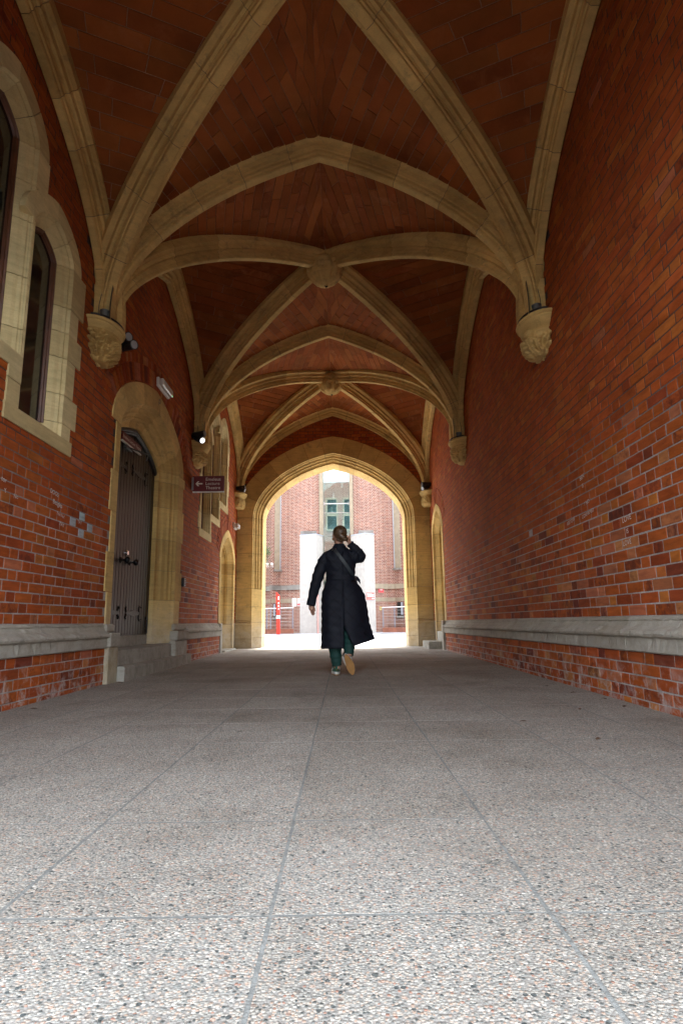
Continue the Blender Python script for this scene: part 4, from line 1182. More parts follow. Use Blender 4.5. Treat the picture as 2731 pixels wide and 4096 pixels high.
for at, lb in (((XL+.12, 5.60, ZC), 'small grey uplight sitting on the left rose corbel cap'), ((XR-.10, 5.60, ZC), 'small grey uplight sitting on the right thistle corbel cap'), ((XR-.10, 9.76, ZC), 'small dark uplight sitting on the right clover corbel cap')):
    u = thing('uplight', at, lb, 'uplight', 'uplights on the corbel caps')
    V, F = lathe([(0,0.006),(.050,.006),(.052,.04),(.044,.046),(.044,.085),(.05,.09),(.05,.105),(0,.107)], 20, at); mk('lamp_body', V, F, GREYP, u)
    sg = 1 if at[0] < 0 else -1; xw = XL if sg > 0 else XR
    arc = [(xw+sg*(0.02+.215*math.cos(q)), at[1]+.165+.29*math.sin(q), ZC+.016) for q in np.linspace(-1.5, 1.3, 16)]
    mk('cable', *tube(arc, .010, 6), BLACK, u)

# ------------------------------------------------------------------ litter
LEAFM = plain('dry_leaf', (0.10,0.055,0.03), 0.9, var=0.4)
for i, (x, y, a) in enumerate(((1.08,3.75,.2),(1.95,4.3,1.0),(1.98,4.7,2.0),(1.9,5.1,.4),(1.6,4.2,1.2),(-2.3,4.55,.5),(-2.36,6.42,.3),(1.3,3.2,.9),(1.85,5.6,.3))):
    L = random.uniform(.018,.04); w = L*.4; h = .006
    pts = [(-L,0,.001),(-L*.3,-w,h),(L*.5,-w*.8,h*.6),(L,0,.002),(L*.4,w*.9,h),(-L*.4,w,h*.8),(0,0,h*1.8)]
    c, s = math.cos(a), math.sin(a); z0 = zf(y)+.002
    V = [(x+p*c-q*s, y+p*s+q*c, z0+r) for p, q, r in pts]
    o = mk('fallen_leaf', V, [(6,0,1),(6,1,2),(6,2,3),(6,3,4),(6,4,5),(6,5,0)], LEAFM, None, loc=(x, y, z0))
    tag(o, 'tiny dry brown leaf scrap lying on the passage floor', 'leaf', 'leaf scraps on the floor')
# ------------------------------------------------------------------ the courtyard and the building across it
WREN = plain('white_render', (0.36,0.352,0.325), 0.85, 0, 0.2, 30, 0.10)
FSTONE = plain('pale_facade_stone', (0.28,0.24,0.17), 0.85, 0, 0.3, 25, 0.15)
FCOPE = plain('sooty_coping_stone', (0.19,0.18,0.16), 0.85, 0, 0.3, 8, 0.45)
LEAD = plain('lead_flashing', (0.33,0.38,0.43), 0.6)
RAILM = plain('blue_grey_rail_paint', (0.16,0.19,0.23), 0.45)
RAILS = plain('pale_handrail', (0.62,0.62,0.60), 0.35, 0.3)
REDP = plain('bright_red_paint', (0.62,0.035,0.020), 0.4, var=0.05)
REDS = plain('red_sign_face', (0.55,0.045,0.05), 0.5, var=0.04)
WHT = plain('white_sign_face', (0.80,0.80,0.79), 0.5, var=0.03)
ROOMW = plain('pale_stair_hall', (0.55,0.66,0.66), 0.8)
SLATEM = plain('grey_slate', (0.10,0.105,0.11), 0.6, 0, 0.4, 20)
m_, t_, b_ = mat('tinted_facade_glass'); k_ = NT(t_)
tr = k_.n('ShaderNodeBsdfTransparent'); tr.inputs[0].default_value = (0.72,0.86,0.86,1)
gl = k_.n('ShaderNodeBsdfGlossy'); gl.inputs['Color'].default_value = (0.9,0.97,0.97,1); gl.inputs['Roughness'].default_value = 0.01
mx = k_.n('ShaderNodeMixShader'); mx.inputs[0].default_value = 0.20
k_.l(tr.outputs[0], mx.inputs[1]); k_.l(gl.outputs[0], mx.inputs[2]); k_.l(mx.outputs[0], t_.nodes['Material Output'].inputs[0])
FGLASS = m_
OZ = 0.20
ob = thing('courtyard_building', (-0.3, 31, 0.13), 'red brick building with tall central glass slot across the courtyard', 'building')
LEFT = [(-1.2,31.05),(-1.5,30.75),(-2.93,31.75),(-3.33,31.75),(-3.80,31.35),(-3.80,32.4),(-12,32.4)]
RIGHT = [(0.60,31.05),(0.99,30.75),(2.35,31.70),(2.77,31.70),(3.28,31.25),(3.28,32.4),(12,32.4)]
def strip(poly, z0, z1, m, name, parent, out=0.0, cap=False, i0=0, i1=None):
    q = poly[i0:i1]
    V = []; F = []
    P = np.array(q); 
    n = np.gradient(P, axis=0); nn = np.stack([n[:,1], -n[:,0]], 1); nn /= np.linalg.norm(nn, axis=1, keepdims=True)
    if nn[0][1] > 0 or (abs(nn[0][1]) < 0.2 and False): nn = -nn
    nn = np.where((nn[:,1:2] > 0), -nn, nn)
    O = P + nn*out
    for a, b in O: V += [(a,b,z0),(a,b,z1)]
    for i in range(len(q)-1): F.append((2*i,2*i+2,2*i+3,2*i+1))
    if cap:
        k = len(V)
        for a, b in P: V += [(a,b+0.05,z0),(a,b+0.05,z1)]
        for i in range(len(q)-1): F += [(2*i+1,2*i+3,k+2*i+3,k+2*i+1),(2*i,k+2*i,k+2*i+2,2*i+2)]
        F += [(0,1,k+1,k),(2*len(q)-2,k+2*len(q)-2,k+2*len(q)-1,2*len(q)-1)]
    return mk(name, V, F, m, parent)
for poly, sd_ in ((LEFT,-1),(RIGHT,1)):
    strip(poly, -0.2, 15, FACADE, 'wall', ob)
    strip(poly, 2.36, 2.62, FCOPE if sd_ < 0 else FSTONE, 'string_course', ob, 0.10, True, 1)
    strip(poly, 1.70, 1.90, FSTONE, 'stone_band', ob, 0.012, True, 1)
    # long stone window reveal with its pane and sloping sill
    (xa, ya), (xb, yb) = poly[3], poly[4]
    d = np.array([xb-xa, yb-ya]); L = np.linalg.norm(d); d /= L; nrm = np.array([d[1], -d[0]]); nrm = nrm if nrm[1] < 0 else -nrm
    def wp(s, o): return np.array([xa, ya]) + d*s*L + nrm*o
    w = None
    def prism(pts, z0, z1, m, name, parent):
        n = len(pts); V = [(p[0],p[1],z0) for p in pts] + [(p[0],p[1],z1) for p in pts]
        return mk(name, V, [tuple(range(n)), tuple(range(2*n-1,n-1,-1))] + [(i,(i+1)%n,n+(i+1)%n,n+i) for i in range(n)], m, parent)
    w = prism([wp(.02,.0), wp(.10,.0), wp(.10,.035), wp(.02,.035)], 3.46, 15, LEAD, 'window', ob)
    prism([wp(.10,.0), wp(.66,.0), wp(.66,.025), wp(.10,.025)], 3.46, 15, FSTONE, 'stone_reveal', w)
    prism([wp(-.02,.0), wp(.72,.0), wp(.72,.11), wp(-.02,.11)], 3.36, 3.455, FCOPE, 'sill', w)
    # small basement window
    w = prism([wp(.18,.0), wp(.75,.0), wp(.75,.012), wp(.18,.012)], 0.95, 1.66, DARK, 'window', ob)
    prism([wp(.55,.0), wp(.72,.0), wp(.72,.03), wp(.55,.03)], 1.0, 1.64, LEAD, 'pane', w)
    prism([wp(.14,.0), wp(.80,.0), wp(.80,.08), wp(.14,.08)], 0.82, 0.945, FCOPE, 'sill', w)
mb = MB(); mb.box(-1.21,-1.0,31.0,31.55,-.1,15); mb.build('stone_strip', FSTONE, ob)
mb = MB(); mb.box(.42,.61,31.0,31.55,-.1,15); mb.build('stone_strip', FSTONE, ob)
# glazed slot
gw = thing('glass_slot', (-.29, 31.5, 2.5), 'tall narrow glass window slot reflecting the opposite building', 'window')
for z0, z1 in ((2.6,5.18),(5.2,6.99),(7.01,9.3),(9.32,12),(12.02,15)):
    V, F = box(-.985,.405,31.50,31.515,z0,z1); mk('pane', V, F, FGLASS, gw)
mb = MB(); mb.box(-1.0,.42,31.47,31.50,6.975,7.02); mb.build('glazing_bar', RAILS, gw)
mb = MB(); mb.box(-1.0,.42,31.48,31.50,6.485,6.50); mb.build('glazing_bar', RAILS, gw)
for x in (-.95,.37):
    for z in (6.93,7.06,4.52,4.62):
        V, F = lathe([(0,0),(.028,0),(.028,.03),(0,.034)], 12); mk('glass_fixing', [(x+q[0], 31.49-q[2], z+q[1]) for q in V], F, STEEL, gw)
hall = MB(); hall.box(-1.0,.42,33.4,33.5,0,15); hall.box(-1.02,-1.0,31.56,33.5,0,15); hall.box(.42,.44,31.56,33.5,0,15)
hall.build('stair_hall', ROOMW, ob)
mb = MB(); mb.box(-1.0,.42,32.0,33.4,5.0,5.86); mb.build('landing', plain('white_landing', (0.5,0.53,0.53), 0.7), ob)
V = [(-1.0,31.8,7.75),(.42,31.8,8.75),(.42,31.8,9.6),(-1.0,31.8,9.6)]; mk('stair_soffit', V, [(0,1,2,3)], plain('white_soffit', (0.6,0.63,0.62), 0.7), ob)
mb = MB(); mb.box(-1.0,.42,32.2,33.4,8.35,8.7); mb.build('landing', plain('white_landing', (0.5,0.53,0.53), 0.7), ob)
mb = MB()
mb.add(*tube([(-.98,31.9,4.30),(.40,31.9,5.25)], .022, 6)); mb.add(*tube([(-.98,31.9,3.62),(.40,31.9,4.75)], .022, 6))
for i in range(9):
    x = -.92+i*.16; z = 4.32+(x+.98)*.69; mb.add(*tube([(x,31.9,z-.75),(x,31.9,z)], .009, 6))
mb.build('stair_rail', RAILM, ob)
for i, (x, z) in enumerate(((.02,8.10),(-.45,7.50),(-.55,6.72),(.06,5.98))):
    pn = thing('pendant_lamp', (x, 32.0, z), ('highest','second highest','second lowest','lowest')[i] + ' white cylinder pendant lamp hanging behind the glass slot', 'lamp', 'pendant lamps behind the glass slot')
    mk('lamp_body', *lathe([(0,.20),(.05,.20),(.05,.03),(.045,0),(.09,-.10),(0,-.10)], 14, (x,32.0,z)), WHITE, pn)
    mk('cord', *tube([(x,32.0,z+.2),(x,32.0,z+2.5)], .004, 5), BLACK, pn)
# white rendered portal
def prismp(pts, z0, z1, m, name, parent):
    n = len(pts); V = [(p[0],p[1],z0) for p in pts] + [(p[0],p[1],z1) for p in pts]
    return mk(name, V, [tuple(range(n)), tuple(range(2*n-1,n-1,-1))] + [(i,(i+1)%n,n+(i+1)%n,n+i) for i in range(n)], m, parent)
for lb, pts in (('tall white rendered pillar left of the courtyard entrance', [(-2.19,30.35),(-1.34,30.00),(-1.02,30.7),(-1.02,31.3),(-2.19,31.5)]), ('tall white rendered pillar right of the courtyard entrance', [(.47,30.7),(1.13,29.95),(1.65,30.35),(1.65,31.5),(.47,31.3)])):
    pp = thing('white_pillar', (pts[1][0], 30.5, .12), lb, 'pillar', 'white rendered pillars at the courtyard entrance')
    prismp(pts, -.05, 5.10, WREN, 'shaft', pp)
    prismp([(a+(-.02 if a < np.mean([q[0] for q in pts]) else .02), b-.02) for a, b in pts], 5.102, 5.14, LEAD, 'flashing', pp)
    for z in (1.7, 3.4):
        prismp([(a+(-.004 if a < np.mean([q[0] for q in pts]) else .004), b-.004) for a, b in pts], z, z+.014, LEAD, 'panel_joint', pp)
    xs = [q[0] for q in pts]
    V, F = cham_box(min(xs)+.02 if min(xs) < -1 else .85, -1.34 if min(xs) < -1 else max(xs)-.02, 30.5, 31.3, 5.142, 5.36, .01); mk('coping', V, F, FCOPE, pp)
eb_ = thing('entrance_doors', (-.29, 31.3, .13), 'pale entrance doors between the white pillars behind the walker', 'door')
mb = MB(); mb.box(-1.02,.47,31.25,31.30,0.0,2.6); mb.build('door_panel', plain('pale_door', (0.27,0.265,0.245), 0.5), eb_)
mb = MB(); mb.box(-1.30,-1.22,29.9,29.98,0,2.1); mb.build('red_edge_post', plain('dull_pink_post', (0.50,0.27,0.24), 0.5), eb_)
# railings on brick kerbs
def railing(x0, x1, y, label, xs):
    r = thing('railing', ((x0+x1)/2, y, .13), label, 'railing', 'courtyard railings')
    mk('handrail', *tube([(x0,y,1.36),(x1,y,1.40)], .026, 8), RAILS, r)
    for x in xs:
        V, F = cham_box(x-.022,x+.022,y-.012,y+.012,.36,1.35,.003); mk('post', V, F, RAILM, r)
    for z in (.55,.72,.89,1.06,1.22): mk('wire', *tube([(x0,y,z),(x1,y,z)], .004, 5), RAILS, r)
    kb = thing('brick_kerb', ((x0+x1)/2, y, .1), label.replace('railing', 'brick kerb under railing'), 'kerb', 'low brick kerbs')
    n = int((x1-x0)/.085)
    for i in range(n):
        a = x0+i*(x1-x0)/n; V, F = cham_box(a+.004, a+(x1-x0)/n-.004, y-.13, y+.10, .0, .345, .005); mk('brick', V, F, FKERB, kb)
FKERB = plain('kerb_brick', (0.22,0.085,0.05), 0.8, 0, 0.3, 30, 0.3)
railing(-4.4, -2.50, 30.3, 'grey wire railing left of the white pillars', (-4.2,-3.85,-3.66,-3.18,-2.55))
railing(1.98, 4.6, 30.4, 'grey wire railing right of the white pillars', (2.02,2.60,3.2,3.8,4.4))
# red totem
po = thing('red_marker_post', (-3.08, 28.6, zf(28.6)), 'bright red slanted top marker post with white band', 'post')
x0, x1, y0_, y1_ = -3.16,-3.00,28.5,28.72
V = [(x0,y0_,.08),(x1,y0_,.08),(x1,y1_,.08),(x0,y1_,.08),(x0-.04,y0_,2.12),(x1-.04,y0_,1.96),(x1-.04,y1_,1.96),(x0-.04,y1_,2.12)]
mk('post_body', V, [(0,3,2,1),(4,5,6,7),(0,1,5,4),(1,2,6,5),(2,3,7,6),(3,0,4,7)], REDP, po)
V, F = box(x0-.022, x1-.008, y0_-.004, y1_+.004, .86, 1.0); mk('white_band', V, F, WHT, po)
for z, h in ((1.28,.05),(1.40,.08),(1.54,.08),(1.74,.16)):
    V, F = box(x1-.10, x1-.045, y0_-.006, y0_-.002, z, z+h); mk('white_mark', V, F, WHT, po)
V, F = cham_box(x0-.1, x1+.1, y0_-.1, y1_+.1, .08, .115, .004); mk('base_plate', V, F, RAILM, po)
# notices, fixed flat to the slanting faces
class Board:
    def __init__(s, name, A, B, xa, xb, z0, z1, m, label):
        A, B = np.array(A), np.array(B); f = lambda x: A + (B-A)*((x-A[0])/(B[0]-A[0]))
        s.a, s.b = f(xa), f(xb); d = s.b-s.a; n = np.array([d[1],-d[0]])/np.linalg.norm(d); s.n = n if n[1] < 0 else -n
        s.z0, s.z1 = z0, z1
        s.t = thing(name, (*(s.a+s.n*.03), z0), label, 'sign'); s.slab('sign_board', 0, 1, 0, 1, .004, .022, m)
    def P(s, u, v, o): p = s.a+(s.b-s.a)*u + s.n*o; return (p[0], p[1], s.z0+(s.z1-s.z0)*v)
    def slab(s, name, u0, u1, v0, v1, o0, o1, m):
        V = [s.P(u,v,o) for o in (o0,o1) for u,v in ((u0,v0),(u1,v0),(u1,v1),(u0,v1))]
        return mk(name, V, [(0,3,2,1),(4,5,6,7),(0,1,5,4),(1,2,6,5),(2,3,7,6),(3,0,4,7)], m, s.t)
    def text(s, txt, size, u, v, m):
        d = s.b-s.a; d = d/np.linalg.norm(d); text_part('lettering', txt, size, s.P(u,v,.0245), (d[0],d[1],0), (0,0,1), m, s.t)
n1 = Board('notice_board', LEFT[2], LEFT[1], -2.67, -2.45, 1.50, 1.93, WHT, 'white paper notice on the brick wall by the left pillar')
n1.slab('red_mark', .18,.42,.68,.84,.0225,.025, REDS)
for i in range(5): n1.slab('print_line', .18,.8,.2+i*.08,.225+i*.08,.0225,.025, LEAD)
n2 = Board('no_smoking_sign', LEFT[2], LEFT[1], -2.39, -2.21, 1.52, 1.91, WHT, 'white prohibition sign with red circle beside the left pillar')
mk('red_ring', *tube([n2.P(.5+.40*math.cos(q), .68+.22*math.sin(q), .026) for q in np.linspace(0,2*math.pi,25)], .009, 6), REDS, n2.t)
mk('red_bar', *tube([n2.P(.25,.83,.026), n2.P(.75,.53,.026)], .008, 6), REDS, n2.t)
n2.slab('red_panel', .08,.92,.05,.34,.0225,.025, REDS)
n3 = Board('school_sign', (1.13,29.95), (1.65,30.35), 1.17, 1.58, 1.74, 2.11, plain('coral_sign_face', (0.62,0.13,0.11), 0.5, var=.04), 'coral red school name sign on the right white pillar')
n3.text('SCHOOL OF', .060, .32, .85, WHT)
for v in (.68,.50): n3.slab('print_line', .07,.94,v-.04,v+.04,.0225,.025, WHT)
n3.slab('emblem', .72,.93,.13,.26,.0225,.025, WHT)
n4 = Board('small_red_sign', RIGHT[1], RIGHT[2], 1.86, 2.15, 2.16, 2.36, REDS, 'small crimson sign under the string course on brick')
for v in (.8,.66): n4.slab('print_line', .3,.78,v-.04,v+.04,.0225,.025, WHT)
n5 = Board('hydrant_sign', RIGHT[1], RIGHT[2], 1.90, 2.02, 1.24, 1.43, plain('yellow_sign', (0.5,0.4,0.15), 0.5), 'pale yellow hydrant plate with black letter on right brickwork')
n5.text('H', .16, .5, .5, BLACK)
# cameras and climber
for i, x in enumerate((-3.95,-3.72)):
    c = thing('security_camera', (x, 31.2, 3.62), ('left', 'right')[i] + ' one of two small white security cameras under the climber', 'camera', 'security cameras on the brick corner')
    V, F = cham_box(x-.06,x+.06,30.95,31.25,3.68,3.76,.01); mk('camera_body', V, F, WHITE, c)
    mk('bracket', *tube([(x-.04,31.2,3.55),(x-.04,31.2,3.66),(x+.04,31.2,3.66),(x+.04,31.2,3.55)], .015, 6), WHITE, c)
LEAFG = plain('climber_leaf', (0.075,0.13,0.04), 0.6, var=0.5, bscale=60)
iv = thing('wall_climber', (-4.0, 31.1, 4.0), 'small green climbing plant on the far left brickwork', 'plant')
mb = MB(); rng = np.random.RandomState(4)
for i in range(420):
    c = np.array([-4.15+rng.normal(0,.22), 31.0+rng.normal(0,.10), 4.38+rng.normal(0,.22)-max(0, rng.normal(-.4,.5))])
    a, b = rng.normal(size=3), rng.normal(size=3); a /= np.linalg.norm(a); b = b - a*(a@b); b /= np.linalg.norm(b); L = rng.uniform(.03,.06)
    mb.add([c-a*L, c-b*L*.55+a*L*.1, c+a*L, c+b*L*.55+a*L*.1], [(0,1,2),(0,2,3)])
mb.build('foliage', LEAFG, iv)
mk('stem', *tube([(-4.2,31.1,2.0),(-4.1,31.1,3.2),(-4.25,31.08,4.0),(-4.05,31.05,4.6)], .012, 6), LEAFM, iv)
# upper part of the passage building, seen mirrored in the glass slot
ub = MB(); ub.box(-14,14,YE+.2,YE+.79,9.5,12.2); ub.build('upper_wall', FACADE, bld)
for x in (-2.6,-1.2,0.2,1.6):
    for z in (8.2, 9.6):
        wnd = MB(); wnd.box(x,x+.75,YE+.80,YE+.83,z,z+1.1); w_ = wnd.build('window', DKGLASS, bld)
        fr = MB(); fr.box(x-.12,x,YE+.80,YE+.87,z-.1,z+1.25); fr.box(x+.75,x+.87,YE+.80,YE+.87,z-.1,z+1.25); fr.box(x,x+.75,YE+.80,YE+.87,z+1.1,z+1.25); fr.box(x,x+.75,YE+.80,YE+.88,z-.12,z)
        fr.build('stone_frame', FSTONE, w_)
# ------------------------------------------------------------------ the person walking away
PY = 6.99; FZ = zf(PY)
SKIN = plain('skin', (0.46,0.25,0.17), 0.5, var=0.06, spec=0.4)
COAT = coat_mat(); HAIR = hair_mat()
TROU = plain('dark_green_trousers', (0.0035,0.045,0.038), 0.7, 0, 0.4, 30, 0.2)
SHOEG = plain('green_leather', (0.01,0.10,0.06), 0.4, var=0.1); SHOEW = plain('white_rubber', (0.68,0.68,0.66), 0.55); GUM = plain('gum_rubber', (0.40,0.21,0.07), 0.6, 0, 0.2, 60)
STRAP = plain('dark_teal_webbing', (0.012,0.020,0.026), 0.55); GOLD = plain('gold', (0.75,0.55,0.22), 0.25, 1.0); BLKL = plain('black_leather', (0.010,0.011,0.012), 0.4)
pe = thing('person', (-0.03, PY, FZ), 'person in long black quilted coat and green trainers walking away, hand raised to neck', 'person')
def ell(c, r, n=20, m=14, rz=0.0):
    V = []; F = []
    cs, sn = math.cos(rz), math.sin(rz)
    for i in range(m+1):
        t = math.pi*i/m
        for k in range(n):
            a = 2*math.pi*k/n; x, y, z = r[0]*math.sin(t)*math.cos(a), r[1]*math.sin(t)*math.sin(a), r[2]*math.cos(t)
            V.append((c[0]+x*cs-y*sn, c[1]+x*sn+y*cs, c[2]+z))
    for i in range(m):
        for k in range(n): F.append((i*n+k, (i+1)*n+k, (i+1)*n+(k+1)%n, i*n+(k+1)%n))
    return V, F
def remeshed(name, mb, m, parent, vox, it=4):
    o = mb.build(name, m, parent, smooth=True)
    r = o.modifiers.new('fuse', 'REMESH'); r.mode = 'VOXEL'; r.voxel_size = vox; r.use_smooth_shade = True
    s = o.modifiers.new('soften', 'SMOOTH'); s.factor = 0.5; s.iterations = it
    return o
Y_ = PY
# --- body: one fused surface
bm = MB()
hd = 0.55   # head turned to the left
bm.add(*ell((-.034,Y_+.012,1.675), (.074,.092,.088), 24, 18, hd))
bm.add(*ell((-.050,Y_+.045,1.620), (.056,.062,.068), 20, 14, hd))            # face, jaw
bm.add(*ell((-.075,Y_+.075,1.578), (.026,.030,.022), 14, 10, hd))            # chin
bm.add(*tube([(-.098,Y_+.108,1.655), (-.112,Y_+.128,1.622), (-.100,Y_+.112,1.612)], [.008,.014,.010], 10))  # nose
bm.add(*tube([(-.088,Y_+.105,1.597), (-.100,Y_+.100,1.597)], [.010,.008], 8))                               # mouth
bm.add(*ell((-.105,Y_-.002,1.640), (.010,.020,.031), 12, 10, hd))            # left ear
bm.add(*ell((.044,Y_+.020,1.640), (.010,.020,.031), 12, 10, hd))
bm.add(*tube([(-.035,Y_,1.44), (-.036,Y_+.004,1.52), (-.038,Y_+.010,1.60)], [.062,.050,.050], 16))          # neck
bm.add(*tube([(-.035,Y_,.92), (-.035,Y_,1.12), (-.035,Y_-.005,1.30), (-.035,Y_,1.42), (-.035,Y_,1.47)], [.10,.085,.085,.075,.05], 18))
bm.add(*tube([(-.195,Y_,1.38), (-.297,Y_-.018,1.13), (-.376,Y_+.018,.845)], [.034,.034,.027], 14))
bm.add(*tube([(-.15,Y_,1.385), (-.035,Y_,1.40), (.10,Y_,1.385)], [.04,.05,.04], 12))
bm.add(*tube([(.12,Y_,1.385), (.205,Y_+.012,1.385), (.150,Y_-.018,1.48), (.085,Y_-.036,1.555)], [.034,.032,.03,.025], 14))
# left hand, hanging and lightly curled
h0 = np.array([-.380,Y_+.02,.835])
bm.add(*tube([h0, h0+(.008,0,-.035), h0+(.014,0,-.062)], [.024,.034,.030], 10))
for i, (dx, L, r) in enumerate(((-.026,.058,.0078),(-.009,.068,.0085),(.009,.063,.0082),(.025,.048,.0072))):
    b0 = h0 + np.array([.012+dx*.6, dx*.9, -.062]); bm.add(*tube([b0+(0,0,.02), b0+(.008,.002,-L*.45), b0+(.022,.010,-L)], [r,r,r*.8], 8))
bm.add(*tube([h0+(.02,.012,-.015), h0+(.045,.022,-.045), h0+(.052,.020,-.078)], [.012,.010,.008], 8))
# right hand, raised beside the neck
g0 = np.array([.082,Y_-.040,1.555]); bm.add(*tube([g0, g0+(-.010,-.004,.028), g0+(-.016,-.004,.050)], [.022,.030,.027], 10))
for i, (dx, L, lean) in enumerate(((.020,.058,.012),(.004,.046,-.028),(-.012,.044,-.034),(-.026,.038,-.034))):
    b0 = g0 + np.array([-.012+dx*.8, -.006, .050]); bm.add(*tube([b0-(0,0,.02), b0+(lean*.3,-.004,L*.5), b0+(lean,.004,L)], [.0085,.008,.0065], 8))
bm.add(*tube([g0+(-.018,0,.018), g0+(-.046,-.004,.030), g0+(-.060,.0,.048)], [.011,.010,.008], 8))
# legs
bm.add(*tube([(-.09,Y_,.95), (-.10,Y_+.005,.52), (-.088,Y_-.01,.30), (-.078,Y_+.0,.10)], [.085,.058,.048,.032], 14))
bm.add(*tube([(.03,Y_,.95), (.055,Y_+.05,.55), (.062,Y_-.10,.36), (.058,Y_-.16,.25)], [.085,.058,.046,.032], 14))
remeshed('body', bm, SKIN, pe, 0.0055, 2)
# --- hair
hb = MB()
hb.add(*ell((-.026,Y_-.006,1.682), (.083,.094,.086), 24, 18, hd))
hb.add(*ell((-.010,Y_-.045,1.632), (.066,.056,.060), 20, 14))
hb.add(*tube([(-.02,Y_-.080,1.635), (.022,Y_-.095,1.600)], [.045,.032], 12))
hb.add(*ell((.040,Y_-.108,1.588), (.034,.028,.027), 16, 12, .3)); hb.add(*ell((.028,Y_-.112,1.578), (.022,.02,.018), 12, 10))
hb.add(*tube([(-.07,Y_-.055,1.60), (-.015,Y_-.068,1.572), (.02,Y_-.080,1.580)], [.016,.018,.02], 8))
hair = remeshed('hair', hb, HAIR, pe, 0.005, 3)
ring = [(.021+.026*math.cos(q), Y_-.108+.022*math.cos(q)*.3, 1.603+.020*math.sin(q)) for q in np.linspace(.2, 3.0, 10)]
mk('hair_tie', *tube(ring, .0055, 6), BLKL, hair)
mk('earring', *tube([(-.110+.008*math.cos(q), Y_-.012+.004*math.sin(q), 1.600+.012*math.sin(q)) for q in np.linspace(0, 6.28, 14)], .0038, 6), GOLD, pe)
# --- coat
RZ = np.array([1.50,1.475,1.45,1.42,1.38,1.30,1.20,1.135,1.08,1.00,.94,.80,.65,.50,.40,.34])
RCX = np.array([-.035,-.035,-.038,-.042,-.042,-.034,-.024,-.020,-.016,-.006,.000,.008,.014,.020,.026,.030])
RRX = np.array([.075,.118,.170,.192,.198,.186,.172,.162,.188,.232,.254,.268,.276,.284,.292,.298])
RRY = np.array([.070,.080,.094,.110,.120,.125,.122,.118,.132,.160,.175,.185,.192,.200,.208,.214])
def cring(z):
    zz = -z; return [float(np.interp(zz, -RZ, q)) for q in (RCX, RRX, RRY)]
def coat_pt(a, z, out=0.0, amp=1.0):
    cx, rx, ry = cring(z)
    f = max(0.0, min(1.0, (1.10-z)/.6))
    fold = 0.013*f*math.sin(5*a+1.3) + 0.005*f*math.sin(9*a+z*4) + 0.004*math.sin(23*z*3+5*a)*amp
    up = max(0.0, (z-1.12))*0.02*math.sin(9*a+30*z)
    k = 1+0.02*math.sin(3*a)
    return (cx+(rx*k+fold+up+out)*math.cos(a), Y_+(ry*k+fold+up+out)*math.sin(a), z)
zs = np.concatenate([np.linspace(1.50,1.14,22), np.linspace(1.12,.60,22), np.linspace(.58,.34,12)])
na = 72; V = []; F = []
for z in zs:
    cx, rx, ry = cring(z)
    if z < .605:
        t = (.605-z)/.265
        xl_, xr_ = .002, .002+.100*t
        g0_ = math.asin(max(-1, min(1, (xr_-cx)/rx))); g1_ = math.asin(max(-1, min(1, (xl_-cx)/rx)))
    else: g0_ = g1_ = math.asin(max(-1, min(1, (.002-cx)/rx)))
    a_s, a_e = -math.pi/2+g0_, 1.5*math.pi+g1_
    for k in range(na+1):
        a = a_s+(a_e-a_s)*k/na
        p = list(coat_pt(a, z))
        if z < .62:                                   # hem lifts and swings to the right
            t = (.62-z)/.28; w = max(0, math.cos(a))
            p[2] += t*(.085*w - .012*max(0, -math.cos(a))); p[0] += t*.02*w
        V.append(tuple(p))
for i in range(len(zs)-1):
    for k in range(na): F.append((i*(na+1)+k, (i+1)*(na+1)+k, (i+1)*(na+1)+k+1, i*(na+1)+k+1))
coat = mk('coat', V, F, COAT, pe, smooth=True)
sm = coat.modifiers.new('cloth', 'SOLIDIFY'); sm.thickness = .012; sm.offset = -1
def sleeve(P, R, seed):
    rng = np.random.RandomState(seed); P = np.array(P); s = np.linspace(0, 1, len(P)); t = np.linspace(0, 1, 34)
    Q = np.stack([np.interp(t, s, P[:,k]) for k in range(3)], 1); 
    for _ in range(6): Q[1:-1] = (Q[:-2]+2*Q[1:-1]+Q[2:])/4
    r = np.interp(t, s, R)*(1+.05*np.sin(t*44+rng.rand()*6)+.03*rng.normal(size=len(t)))
    return tube(Q, r, 18)
slv = mk('sleeve', *sleeve([(-.150,Y_,1.405),(-.208,Y_-.005,1.372),(-.262,Y_-.012,1.25),(-.300,Y_-.018,1.13),(-.340,Y_-.004,.99),(-.376,Y_+.018,.842)], [.060,.068,.069,.066,.060,.050], 1), COAT, coat, smooth=True)
mk('cuff', *tube([(-.371,Y_+.015,.862),(-.379,Y_+.02,.826)], [.055,.053], 18), COAT, coat, smooth=True)
slv2 = mk('sleeve', *sleeve([(.075,Y_,1.40),(.150,Y_+.005,1.385),(.215,Y_+.015,1.375),(.222,Y_+.005,1.405),(.160,Y_-.015,1.470),(.088,Y_-.035,1.545)], [.085,.086,.062,.058,.056,.042], 2), COAT, coat, smooth=True)
cv, cf = lathe([(.072,-.045),(.080,-.02),(.074,.0),(.066,.026),(.062,.050),(.060,.052),(.056,.03),(.06,-.02)], 28, (-.036,Y_+.002,1.492)); mk('collar', cv, cf, COAT, coat, smooth=True)
cv, cf = lathe([(.070,.035),(.082,.012),(.092,-.018),(.088,-.022),(.074,-.0)], 28, (-.036,Y_+.0,1.492)); mk('collar_fold', cv, cf, COAT, coat, smooth=True)
